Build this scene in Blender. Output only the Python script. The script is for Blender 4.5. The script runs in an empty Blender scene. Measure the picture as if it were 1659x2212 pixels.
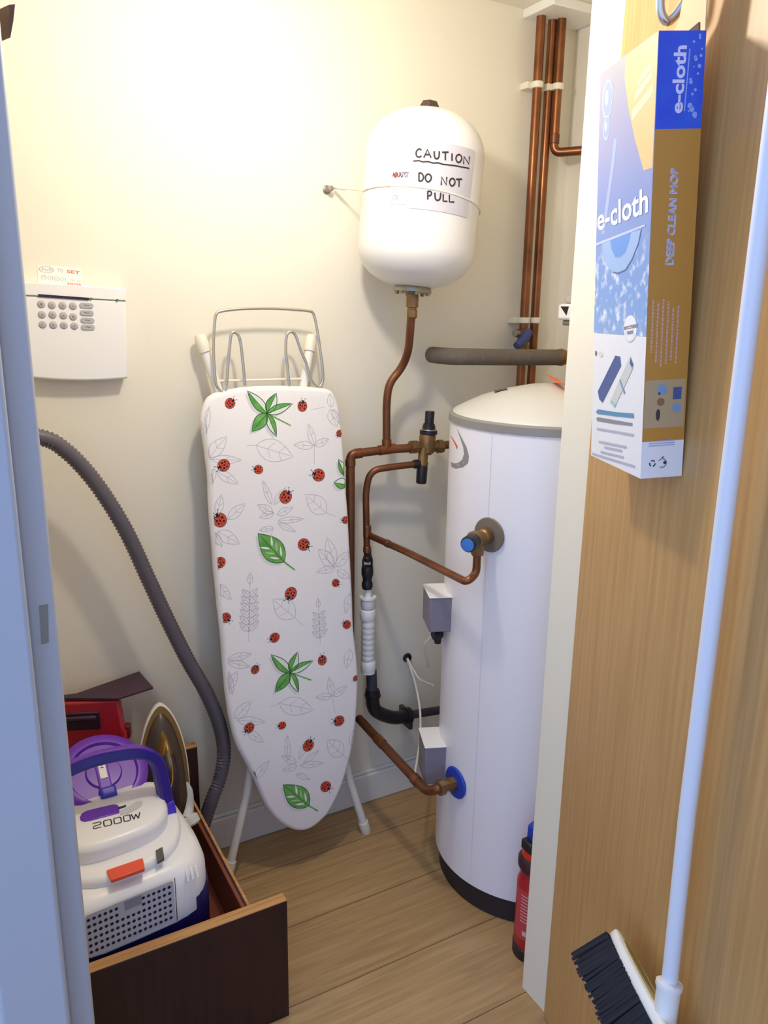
import bpy, bmesh, math, random
from mathutils import Vector, Matrix, Euler
random.seed(7)
PI = math.pi
S = bpy.context.scene
COL = S.collection

# ---------------------------------------------------------------- camera
cam = bpy.data.cameras.new('camera'); cam_o = bpy.data.objects.new('camera', cam); COL.objects.link(cam_o)
RW = [[0.8729,-0.1087,0.4756],[-0.4876,-0.2237,0.8439],[0.0147,-0.9686,-0.2483]]          # camera axes in the room: right, down, forward
m = Matrix(((RW[0][0], -RW[0][1], -RW[0][2], 0), (RW[1][0], -RW[1][1], -RW[1][2], 0),
            (RW[2][0], -RW[2][1], -RW[2][2], 1.38), (0, 0, 0, 1)))
cam_o.matrix_world = m
cam.sensor_fit = 'VERTICAL'; cam.sensor_height = 24; cam.sensor_width = 18
cam.lens = 24 * 1700 / 2212; cam.clip_start = .02
S.camera = cam_o

# ---------------------------------------------------------------- light
w = bpy.data.worlds.new('hall_daylight'); S.world = w; w.use_nodes = True
bg = w.node_tree.nodes['Background']
bg.inputs['Color'].default_value = (.45, .62, 1, 1)
# the hall is brighter on its window side (to the left) than on the other
wn = w.node_tree.nodes.new; wk = w.node_tree.links.new
wt = wn('ShaderNodeTexCoord'); wd = wn('ShaderNodeVectorMath'); wd.operation = 'DOT_PRODUCT'; wd.inputs[1].default_value = (-.86, -.48, .16)
wm = wn('ShaderNodeMapRange'); wm.inputs['From Min'].default_value = -.1; wm.inputs['From Max'].default_value = 1; wm.inputs['To Min'].default_value = .22; wm.inputs['To Max'].default_value = 1.7
wk(wt.outputs['Generated'], wd.inputs[0]); wk(wd.outputs['Value'], wm.inputs['Value']); wk(wm.outputs['Result'], bg.inputs['Strength'])
ld = bpy.data.lights.new('ceiling_lamp', 'POINT'); ld.energy = 13; ld.color = (1, .92, .79); ld.shadow_soft_size = .035
lo = bpy.data.objects.new('ceiling_lamp', ld); COL.objects.link(lo); lo.location = (.56, 1.20, 1.86)
S.view_settings.view_transform = 'Standard'; S.view_settings.look = 'None'
S.view_settings.exposure = .16; S.view_settings.gamma = 1; S.view_settings.use_curve_mapping = False
S.cycles.max_bounces = 10; S.cycles.diffuse_bounces = 6

# ---------------------------------------------------------------- materials
def lin(h):
    h = h.lstrip('#'); c = [int(h[i:i+2], 16)/255 for i in (0, 2, 4)]
    return tuple((x/12.92 if x <= .04045 else ((x+.055)/1.055)**2.4) for x in c) + (1,)
MATS = {}
def mat(name, col, rough=.5, metal=0, col2=None, scale=20, bump=0, bscale=200, stretch=(1, 1, 1), spec=.5, detail=3, trans=0, alpha=1):
    if name in MATS: return MATS[name]
    M = bpy.data.materials.new(name); M.use_nodes = True; nt = M.node_tree; b = nt.nodes['Principled BSDF']
    b.inputs['Base Color'].default_value = lin(col); b.inputs['Roughness'].default_value = rough
    b.inputs['Metallic'].default_value = metal; b.inputs['Specular IOR Level'].default_value = spec
    if trans: b.inputs['Transmission Weight'].default_value = trans
    if alpha < 1: b.inputs['Alpha'].default_value = alpha
    tc = nt.nodes.new('ShaderNodeTexCoord'); mp = nt.nodes.new('ShaderNodeMapping'); mp.inputs['Scale'].default_value = stretch
    nt.links.new(tc.outputs['Object'], mp.inputs['Vector'])
    if col2:
        n = nt.nodes.new('ShaderNodeTexNoise'); n.inputs['Scale'].default_value = scale; n.inputs['Detail'].default_value = detail
        nt.links.new(mp.outputs['Vector'], n.inputs['Vector'])
        r = nt.nodes.new('ShaderNodeValToRGB'); r.color_ramp.elements[0].position = .3; r.color_ramp.elements[1].position = .7
        r.color_ramp.elements[0].color = lin(col); r.color_ramp.elements[1].color = lin(col2)
        nt.links.new(n.outputs['Fac'], r.inputs['Fac']); nt.links.new(r.outputs['Color'], b.inputs['Base Color'])
    if bump:
        n = nt.nodes.new('ShaderNodeTexNoise'); n.inputs['Scale'].default_value = bscale
        nt.links.new(mp.outputs['Vector'], n.inputs['Vector'])
        bp = nt.nodes.new('ShaderNodeBump'); bp.inputs['Strength'].default_value = bump; bp.inputs['Distance'].default_value = .002
        nt.links.new(n.outputs['Fac'], bp.inputs['Height']); nt.links.new(bp.outputs['Normal'], b.inputs['Normal'])
    MATS[name] = M
    return M
def wood_planks():
    M = bpy.data.materials.new('floor_planks'); M.use_nodes = True; nt = M.node_tree; b = nt.nodes['Principled BSDF']; N = nt.nodes.new; K = nt.links.new
    tc = N('ShaderNodeTexCoord'); mp = N('ShaderNodeMapping'); mp.inputs['Location'].default_value = (1.3, -.086, 0)
    K(tc.outputs['Object'], mp.inputs['Vector'])
    br = N('ShaderNodeTexBrick'); br.inputs['Scale'].default_value = 1; br.inputs['Brick Width'].default_value = 2.6; br.inputs['Row Height'].default_value = .2
    br.inputs['Mortar Size'].default_value = .0012; br.inputs['Mortar Smooth'].default_value = .3; br.offset = .16
    br.inputs['Color1'].default_value = lin('#bd9d70'); br.inputs['Color2'].default_value = lin('#b59468'); br.inputs['Mortar'].default_value = lin('#6b4a2c')
    K(mp.outputs['Vector'], br.inputs['Vector'])
    m2 = N('ShaderNodeMapping'); m2.inputs['Scale'].default_value = (1.6, 26, 1); K(tc.outputs['Object'], m2.inputs['Vector'])
    n = N('ShaderNodeTexNoise'); n.inputs['Scale'].default_value = 3.2; n.inputs['Detail'].default_value = 6; n.inputs['Distortion'].default_value = .6
    K(m2.outputs['Vector'], n.inputs['Vector'])
    r = N('ShaderNodeValToRGB'); r.color_ramp.elements[0].color = (.72, .68, .62, 1); r.color_ramp.elements[1].color = (1.08, 1.06, 1.02, 1)
    r.color_ramp.elements[0].position = .32; r.color_ramp.elements[1].position = .68
    K(n.outputs['Fac'], r.inputs['Fac'])
    mx = N('ShaderNodeMix'); mx.data_type = 'RGBA'; mx.blend_type = 'MULTIPLY'; mx.inputs['Factor'].default_value = .8
    K(br.outputs['Color'], mx.inputs['A']); K(r.outputs['Color'], mx.inputs['B']); K(mx.outputs['Result'], b.inputs['Base Color'])
    b.inputs['Roughness'].default_value = .42
    return M
def wood_grain(name, c1, c2, axis='Z', rough=.45):
    M = bpy.data.materials.new(name); M.use_nodes = True; nt = M.node_tree; b = nt.nodes['Principled BSDF']; N = nt.nodes.new; K = nt.links.new
    tc = N('ShaderNodeTexCoord'); mp = N('ShaderNodeMapping')
    mp.inputs['Scale'].default_value = {'Z': (30, 30, 1.1), 'X': (1.1, 30, 30), 'Y': (30, 1.1, 30)}[axis]
    K(tc.outputs['Object'], mp.inputs['Vector'])
    n = N('ShaderNodeTexNoise'); n.inputs['Scale'].default_value = 4; n.inputs['Detail'].default_value = 5; n.inputs['Distortion'].default_value = .4
    K(mp.outputs['Vector'], n.inputs['Vector'])
    r = N('ShaderNodeValToRGB'); r.color_ramp.elements[0].color = lin(c1); r.color_ramp.elements[1].color = lin(c2)
    r.color_ramp.elements[0].position = .35; r.color_ramp.elements[1].position = .66
    K(n.outputs['Fac'], r.inputs['Fac']); K(r.outputs['Color'], b.inputs['Base Color']); b.inputs['Roughness'].default_value = rough
    return M

WALL = mat('cream_wall_paint', '#e9e3d3', .85, bump=.12, bscale=260)
CEIL = mat('ceiling_paint', '#ece7d8', .9, bump=.1, bscale=200)
WHITE_GLOSS = mat('white_gloss_trim', '#e9e6df', .35)
CREAM_GLOSS = mat('cream_gloss_trim', '#ece5d2', .4)
FLOOR = wood_planks()
DOORW = wood_grain('beech_door_laminate', '#b78e58', '#c69d66', 'Z', .42)
DARKW = wood_grain('dark_stained_board', '#260f14', '#341619', 'Z', .4)
REDW = wood_grain('red_brown_board', '#763a26', '#8f4c31', 'Y', .45)
TANW = wood_grain('tan_board_edge', '#b07a44', '#c99a62', 'X', .6)
COPPER = mat('aged_copper', '#6e4630', .42, .7, '#87573a', 14, detail=4)
COPPER2 = mat('bright_copper', '#9c6642', .34, .8, '#75492f', 12)
BRASS = mat('dull_brass', '#7d6142', .45, .75, '#96764c', 60)
ALU = mat('brushed_chrome', '#c9c9c6', .25, .95)
ZINC = mat('zinc_plate', '#9a958b', .4, .8)
WHITE_P = mat('white_plastic', '#efeeec', .35)
WHITE_E = mat('white_enamel', '#e8e6e3', .28)
IVORY_P = mat('ivory_plastic', '#e9e4d2', .4)
BLACK_P = mat('black_plastic', '#1d1a22', .4)
DGREY = mat('dark_grey_plastic', '#3d3b44', .5)
GREY_P = mat('grey_plastic', '#8f8d99', .5)
LGREY = mat('light_grey_lid', '#cfcdc8', .32)
MGREY = mat('grey_rim', '#8d8a86', .35)
FOAM = mat('grey_pipe_foam', '#655b52', .95, 0, '#6f655b', 90, bump=.5, bscale=300)
BLUE_P = mat('blue_plastic', '#1c3fb0', .4)
INK = mat('black_ink', '#2c2422', .7)
GREYINK = mat('grey_ink', '#a9a5ac', .8)
REDINK = mat('red_ink', '#d3503f', .7)
ORANGEINK = mat('orange_ink', '#e8622c', .6)
PAPER = mat('white_paper', '#f0eee8', .8)

# ---------------------------------------------------------------- mesh helpers
def frame(o, x, y, z=None):
    x = Vector(x).normalized(); y = Vector(y).normalized()
    z = Vector(z).normalized() if z is not None else x.cross(y).normalized()
    M = Matrix((x, y, z)).transposed().to_4x4(); M.translation = Vector(o); return M
def along(a, b):
    a, b = Vector(a), Vector(b); z = (b-a).normalized()
    x = z.cross(Vector((0, 0, 1)) if abs(z.z) < .9 else Vector((0, 1, 0))).normalized()
    return frame(a, x, z.cross(x), z)
def T(x, y, z): return Matrix.Translation((x, y, z))
def spline(pts, n=8):
    P = [Vector(p) for p in pts]; P = [2*P[0]-P[1]] + P + [2*P[-1]-P[-2]]; out = []
    for i in range(1, len(P)-2):
        a, b, c, d = P[i-1:i+3]
        for k in range(n):
            t = k/n; out.append(.5*((2*b)+(c-a)*t+(2*a-5*b+4*c-d)*t*t+(3*b-a-3*c+d)*t**3))
    out.append(P[-2]); return out
def fillet(pts, r, n=6):
    P = [Vector(p) for p in pts]; out = [P[0]]
    for i in range(1, len(P)-1):
        a, b, c = P[i-1:i+2]; u = (a-b); v = (c-b); d = min(r, u.length*.49, v.length*.49)
        p, q = b+u.normalized()*d, b+v.normalized()*d
        for k in range(n+1):
            t = k/n; out.append((1-t)**2*p+2*t*(1-t)*b+t*t*q)
    out.append(P[-1]); return out
class MB:
    def __init__(s): s.v = []; s.f = []; s.mi = []
    def add(s, vs, fs, mi=0):
        o = len(s.v); s.v += [Vector(v) for v in vs]; s.f += [tuple(i+o for i in f) for f in fs]; s.mi += [mi]*len(fs)
        return s
    def box(s, x0, x1, y0, y1, z0, z1, M=None, mi=0):
        vs = [Vector((x, y, z)) for z in (z0, z1) for y in (y0, y1) for x in (x0, x1)]
        if M is not None: vs = [M @ v for v in vs]
        return s.add(vs, [(0, 2, 3, 1), (4, 5, 7, 6), (0, 1, 5, 4), (2, 6, 7, 3), (0, 4, 6, 2), (1, 3, 7, 5)], mi)
    def tube(s, path, r, n=14, mi=0, caps=True, flat=None, up=None):
        P = [Vector(p) for p in path]; N = len(P); rs = r if isinstance(r, (list, tuple)) else [r]*N
        tg = [(P[min(i+1, N-1)]-P[max(i-1, 0)]).normalized() for i in range(N)]
        if up is not None: x = Vector(up)
        else:
            x = tg[0].cross(Vector((0, 0, 1)))
            if x.length < .1: x = tg[0].cross(Vector((0, 1, 0)))
        vs = []
        for i in range(N):
            x = (x - tg[i]*x.dot(tg[i])).normalized(); y = tg[i].cross(x)
            for k in range(n):
                if flat:
                    a = PI/4+k*PI/2; vs.append(P[i]+x*(flat[0]/2*(1 if math.cos(a) > 0 else -1))+y*(flat[1]/2*(1 if math.sin(a) > 0 else -1)))
                else:
                    a = 2*PI*k/n; vs.append(P[i]+(x*math.cos(a)+y*math.sin(a))*rs[i])
        fs = [(i*n+k, i*n+(k+1) % n, (i+1)*n+(k+1) % n, (i+1)*n+k) for i in range(N-1) for k in range(n)]
        if caps: fs += [tuple(range(n-1, -1, -1)), tuple((N-1)*n+k for k in range(n))]
        return s.add(vs, fs, mi)
    def lathe(s, prof, M=None, n=28, mi=0, a0=0, a1=2*PI):
        M = M or Matrix(); vs = []; rings = []; full = abs(a1-a0-2*PI) < 1e-6; c = n if full else n+1
        for r, z in prof:
            if r < 1e-6: rings.append((len(vs),)); vs.append(M @ Vector((0, 0, z)))
            else:
                rings.append(tuple(range(len(vs), len(vs)+c)))
                vs += [M @ Vector((r*math.cos(a0+(a1-a0)*k/n), r*math.sin(a0+(a1-a0)*k/n), z)) for k in range(c)]
        fs = []
        for A, B in zip(rings, rings[1:]):
            for k in range(n):
                j = (k+1) % n if full else k+1
                if len(A) == 1 and len(B) == 1: continue
                if len(A) == 1: fs.append((A[0], B[k], B[j]))
                elif len(B) == 1: fs.append((A[k], A[j], B[0]))
                else: fs.append((A[k], A[j], B[j], B[k]))
        for R_, fl in ((rings[0], 1), (rings[-1], 0)):
            if len(R_) > 1 and full: fs.append(tuple(reversed(R_)) if fl else tuple(R_))
        return s.add(vs, fs, mi)
    def loft(s, rings, mi=0, caps=True):
        n = len(rings[0]); vs = [v for r in rings for v in r]
        fs = [(i*n+k, i*n+(k+1) % n, (i+1)*n+(k+1) % n, (i+1)*n+k) for i in range(len(rings)-1) for k in range(n)]
        if caps: fs += [tuple(range(n-1, -1, -1)), tuple((len(rings)-1)*n+k for k in range(n))]
        return s.add(vs, fs, mi)
    def prism(s, out, z0, z1, M=None, mi=0):
        M = M or Matrix(); return s.loft([[M @ Vector((x, y, z)) for x, y in out] for z in (z0, z1)], mi)
    def poly(s, pts, mi=0): return s.add(pts, [tuple(range(len(pts)))], mi)
    def build(s, name, mats, parent=None, bevel=0, sharp=38, recalc=True, seg=2):
        if not isinstance(mats, (list, tuple)): mats = [mats]
        off = Vector((0, 0, 0)); p = parent
        while p is not None: off += p.location; p = p.parent
        if parent is None and s.v:
            xs = [v.x for v in s.v]; ys = [v.y for v in s.v]; zs = [v.z for v in s.v]
            off = Vector(((min(xs)+max(xs))/2, (min(ys)+max(ys))/2, min(zs)))
        me = bpy.data.meshes.new(name); me.from_pydata([tuple(v-off) for v in s.v], [], s.f)
        for q in mats: me.materials.append(q)
        for i, pl in enumerate(me.polygons): pl.material_index = s.mi[i]; pl.use_smooth = True
        if recalc:
            bm = bmesh.new(); bm.from_mesh(me); bmesh.ops.recalc_face_normals(bm, faces=bm.faces); bm.to_mesh(me); bm.free()
        me.set_sharp_from_angle(angle=math.radians(sharp)); me.update()
        o = bpy.data.objects.new(name, me); COL.objects.link(o)
        if parent is None: o.location = off
        else: o.parent = parent
        if bevel:
            b = o.modifiers.new('bevel', 'BEVEL'); b.width = bevel; b.segments = seg; b.limit_method = 'ANGLE'; b.angle_limit = math.radians(40)
            b.harden_normals = False
        return o
def tag(o, label, cat, group=None):
    o['label'] = label; o['category'] = cat
    if group: o['group'] = group
    return o
def thing(name, label, cat, loc, group=None):
    o = bpy.data.objects.new(name, None); COL.objects.link(o); o.location = loc; o.empty_display_size = .05
    return tag(o, label, cat, group)
def struct(o): o['kind'] = 'structure'; return o

# flat print helpers: everything is drawn in (x, y) and mapped onto a surface by fn(x, y, layer)
def circle(cx, cy, rx, ry=None, n=20, rot=0):
    ry = ry or rx; c, s_ = math.cos(rot), math.sin(rot)
    return [(cx+rx*math.cos(2*PI*k/n)*c-ry*math.sin(2*PI*k/n)*s_, cy+rx*math.cos(2*PI*k/n)*s_+ry*math.sin(2*PI*k/n)*c) for k in range(n)]
def ribbon(mb, fn, pts, w, mi, layer=1, closed=False):
    P = [Vector((p[0], p[1])) for p in pts]; n = len(P)
    if closed: P = P+[P[0], P[1]]
    vs = []; m_ = len(P) if not closed else n+1
    for i in range(m_):
        if closed: t = P[(i+1) % n]-P[(i-1) % n]
        else: t = P[min(i+1, len(P)-1)]-P[max(i-1, 0)]
        if t.length < 1e-9: t = Vector((1, 0))
        t.normalize(); q = P[i % n] if closed else P[i]; d = Vector((-t.y, t.x))*w/2
        vs += [fn(q.x+d.x, q.y+d.y, layer), fn(q.x-d.x, q.y-d.y, layer)]
    mb.add(vs, [(2*i, 2*i+1, 2*i+3, 2*i+2) for i in range(m_-1)], mi)
def fillp(mb, fn, pts, mi, layer=1): mb.poly([fn(x, y, layer) for x, y in pts], mi)
_txt = {}
def glyphs(text, bold=0.0):
    key = (text, bold)
    if key in _txt: return _txt[key]
    cu = bpy.data.curves.new('t', 'FONT'); cu.body = text; cu.offset = bold; cu.resolution_u = 3; cu.fill_mode = 'FRONT'
    o = bpy.data.objects.new('t', cu); COL.objects.link(o); dg = bpy.context.evaluated_depsgraph_get(); dg.update()
    me = o.evaluated_get(dg).to_mesh()
    vs = [(v.co.x, v.co.y) for v in me.vertices]; fs = [tuple(p.vertices) for p in me.polygons]
    o.evaluated_get(dg).to_mesh_clear(); bpy.data.objects.remove(o); bpy.data.curves.remove(cu)
    x0 = min(v[0] for v in vs); x1 = max(v[0] for v in vs); y0 = min(v[1] for v in vs); y1 = max(v[1] for v in vs)
    vs = [((x-x0)/(x1-x0), (y-y0)/(y1-y0)) for x, y in vs]
    _txt[key] = (vs, fs); return _txt[key]
def write(mb, fn, text, quad, mi, layer=1, bold=0.0):
    # quad: bottom-left, bottom-right, top-right, top-left in the print's (x, y)
    a, b, c, d = [Vector(q) for q in quad]; vs, fs = glyphs(text, bold); out = []
    for x, y in vs:
        p = a*(1-x)*(1-y)+b*x*(1-y)+c*x*y+d*(1-x)*y; out.append(fn(p.x, p.y, layer))
    mb.add(out, fs, mi)
def rect(x0, x1, y0, y1): return [(x0, y0), (x1, y0), (x1, y1), (x0, y1)]

# ================================================================ THE ROOM
YB, XR, ZC = 1.772, 1.553, 2.115
mb = MB(); mb.box(-.55, 1.75, YB, YB+.1, 0, 2.3); wall_back = struct(mb.build('wall_back', WALL))
mb = MB(); mb.box(XR, XR+.1, 1.04, YB, 0, 2.3); struct(mb.build('wall_right', WALL))
mb = MB(); mb.box(-.55, -.45, 1.04, YB, 0, 2.3); struct(mb.build('wall_left', WALL))
mb = MB(); mb.box(-.45, XR, 1.04, YB, ZC, ZC+.08); struct(mb.build('ceiling', CEIL))
mb = MB(); mb.box(-1.6, 2.4, -1.2, YB+.1, -.05, 0); struct(mb.build('floor', FLOOR))
mb = MB()                                           # the wall the doorway is cut in
mb.box(-1.6, .0, .965, 1.04, 0, 2.4); mb.box(.965, 2.4, .965, 1.04, 0, 2.4); mb.box(.0, .965, .965, 1.04, 2.06, 2.4)
struct(mb.build('wall_front', WALL))
mb = MB(); mb.box(-.45, XR, YB-.016, YB, 0, .09); mb.box(-.45, XR, YB-.010, YB, .09, .1); struct(mb.build('baseboard_back', WHITE_GLOSS, bevel=.004))
mb = MB(); mb.box(XR-.016, XR, 1.04, YB-.016, 0, .1); struct(mb.build('baseboard_right', WHITE_GLOSS, bevel=.004))
# right-hand door lining: the cream strip
mb = MB(); mb.box(.935, .967, .959, 1.036, 0, 2.06); struct(mb.build('trim_1', CREAM_GLOSS, bevel=.002))
# left-hand door lining with its stop and the moulding on the hall side
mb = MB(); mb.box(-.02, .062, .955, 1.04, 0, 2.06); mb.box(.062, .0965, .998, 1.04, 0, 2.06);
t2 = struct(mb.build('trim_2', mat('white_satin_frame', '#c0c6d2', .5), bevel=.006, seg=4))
mb = MB(); mb.box(-.02, .967, .955, 1.04, 2.03, 2.06); struct(mb.build('trim_3', CREAM_GLOSS, bevel=.002))
P = [(0.0776,0.9965,1.0213),(0.0872,0.9965,1.022),(0.084,0.9965,0.9722),(0.0759,0.9965,0.9713)]
mb = MB(); mb.loft([[Vector(p) for p in P], [Vector(p)+Vector((0, .0016, 0)) for p in P]]); sp = mb.build('strike_plate', ZINC, t2)
# small wooden door catch at the top of the left frame
P = [(0.1088,1.03,1.6914),(0.1163,1.03,1.6936),(0.1129,1.03,1.6766),(0.1081,1.03,1.6593),(0.1076,1.03,1.6691)]
mb = MB(); mb.loft([[Vector(p) for p in P], [Vector(p)+Vector((-.012, .03, 0)) for p in P]])
tag(mb.build('door_catch', mat('brown_catch', '#6b4a38', .5), bevel=.001), 'small brown wedge shaped catch at the top of the left door frame', 'catch')
# pipe plate on the ceiling
mb = MB(); mb.box(1.375, 1.55, 1.655, YB, ZC-.022, ZC); struct(mb.build('trim_4', WHITE_P, bevel=.003))
mb = MB(); mb.box(.95, 1.35, 1.60, 1.606, ZC-.003, ZC); mb.box(1.35, 1.356, 1.06, 1.66, ZC-.003, ZC); struct(mb.build('trim_5', CREAM_GLOSS))
# the door leaf, opened into the hall
TH = math.radians(22); D0 = Vector((.928, .958, 0)); Dd = Vector((-math.sin(TH), -math.cos(TH), 0)); Dn = Vector((-math.cos(TH), math.sin(TH), 0)); UP = Vector((0, 0, 1))
def DW(t, off, z): return D0+Dd*t+Dn*off+UP*z
def dbox(mb_, t0, t1, o0, o1, z0, z1, mi=0):
    vs = [DW(t, o, z) for z in (z0, z1) for o in (o0, o1) for t in (t0, t1)]
    mb_.add(vs, [(0, 2, 3, 1), (4, 5, 7, 6), (0, 1, 5, 4), (2, 6, 7, 3), (0, 4, 6, 2), (1, 3, 7, 5)], mi)
mb = MB(); dbox(mb, 0, .83, -.04, 0, .008, 2.02); d1 = struct(mb.build('door_1', DOORW, bevel=.0015))

# ================================================================ IRONING BOARD
BO = Vector((0, 1.69, 1.2)); BV = Vector((0, .11/1.08, 1)).normalized(); BU = Vector((1, 0, 0)); BN = Vector((0, -BV.z, BV.y))
def bd(u, v, lay=0): return BO+BU*u+BV*v+BN*(lay*.00012)
def bdn(u, v, d): return BO+BU*u+BV*v+BN*d
board = thing('ironing_board', 'ironing board with ladybird and leaf print cover stood folded against the wall', 'ironing board', (.665, 1.66, 0))
OUT = [(0.4906,-0.0553),(0.4922,-0.0896),(0.4952,-0.1334),(0.4972,-0.193),(0.4949,-0.2528),(0.4955,-0.3179),(0.4963,-0.3965),(0.4981,-0.4776),(0.5013,-0.5702),(0.5015,-0.6616),(0.503,-0.7037),(0.5073,-0.7548),(0.5176,-0.8173),(0.5389,-0.8745),(0.5586,-0.9287),(0.5813,-0.9981),(0.6062,-1.0413),(0.6396,-1.0756),(0.6747,-1.0934),(0.7079,-1.0891),(0.7423,-1.0697),(0.7673,-1.038),(0.7902,-0.9991),(0.8082,-0.9536),(0.8238,-0.9036),(0.8359,-0.8415),(0.8444,-0.7689),(0.8476,-0.6982),(0.8406,-0.5937),(0.8413,-0.4936),(0.8401,-0.4078),(0.8392,-0.3186),(0.8368,-0.2352),(0.8339,-0.1396),(0.8315,-0.0863),(0.8262,-0.0433),(0.8155,-0.0146),(0.7969,0.0001),(0.7312,0.0076),(0.6631,0.0109),(0.5994,0.0109),(0.5606,0.0061),(0.5255,-0.0007),(0.5047,-0.0169)]
def smooth_closed(pts, n=3):
    P = [Vector((p[0], p[1], 0)) for p in pts]; N = len(P); out = []
    for i in range(N):
        a, b, c, d = P[i-1], P[i], P[(i+1) % N], P[(i+2) % N]
        for k in range(n):
            t = k/n; q = .5*((2*b)+(c-a)*t+(2*a-5*b+4*c-d)*t*t+(3*b-a-3*c+d)*t**3); out.append((q.x, q.y))
    return out
OUTS = smooth_closed(OUT)
cu_, cv_ = sum(p[0] for p in OUTS)/len(OUTS), sum(p[1] for p in OUTS)/len(OUTS)
def inset(pts, d):
    n = len(pts); out = []
    for i in range(n):
        a, b = Vector(pts[i-1]), Vector(pts[(i+1) % n]); t = (b-a).normalized(); nn = Vector((-t.y, t.x))
        if nn.dot(Vector((cu_, cv_))-Vector(pts[i])) < 0: nn = -nn
        q = Vector(pts[i])+nn*d; out.append((q.x, q.y))
    return out
ng = [.0012*math.sin(i*1.7)+.0008*math.sin(i*.9+1) for i in range(len(OUTS))]
def ring(d, h, wob=0): return [bdn(x, y, h+ng[i]*wob) for i, (x, y) in enumerate(inset(OUTS, d))]
mb = MB()
mb.loft([ring(.02, -.026), ring(.004, -.024, 1), ring(0, -.017, 1), ring(.001, -.010, .6), ring(.004, -.004, .3), ring(.008, -.001), ring(.012, 0)])
# printed pattern, part of the cover's own mesh (material slots 1..)
SC = .00107
def arcleaf(a, b, w, n=9, bulge=.42):
    a, b = Vector(a), Vector(b); t = b-a; L_ = t.length; t.normalize(); nn = Vector((-t.y, t.x)); up, dn_ = [], []
    for k in range(n+1):
        s_ = k/n; h = w*math.sin(PI*s_**(.8 if bulge < .5 else 1.2))
        up.append(a+t*L_*s_+nn*h); dn_.append(a+t*L_*s_-nn*h)
    return [(p.x, p.y) for p in up+dn_[-2:0:-1]]
def in_board(u, v, P=inset(OUTS, .006)):
    c = False; n = len(P)
    for i in range(n):
        x1, y1 = P[i]; x2, y2 = P[i-1]
        if (y1 > v) != (y2 > v) and u < (x2-x1)*(v-y1)/(y2-y1)+x1: c = not c
    return c
def clampb(pts):
    out = []
    for u, v in pts:
        k = 0
        while not in_board(u, v) and k < 60: u += (cu_-u)*.02; v += (cv_-v)*.002; k += 1
        out.append((u, v))
    return out
def outline_leaf(a, b, w, veins=2, mi=1, wd=.0016):
    o = clampb(arcleaf(a, b, w)); ribbon(mb, bd, o, wd, mi, 1, True)
    A, B = Vector(a), Vector(b)
    q = clampb([tuple(A), tuple(A.lerp(B, .5)), tuple(A.lerp(B, .92))]); ribbon(mb, bd, q, wd*.8, mi, 1)
    t = (B-A); nn = Vector((-t.y, t.x)).normalized()
    for k in range(veins):
        s_ = .3+.3*k/max(1, veins-1) if veins > 1 else .45; c = A.lerp(B, s_)
        for sg in (-1, 1): ribbon(mb, bd, clampb([tuple(c), tuple(c+t*.14+nn*sg*w*.75)]), wd*.7, mi, 1)
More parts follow.
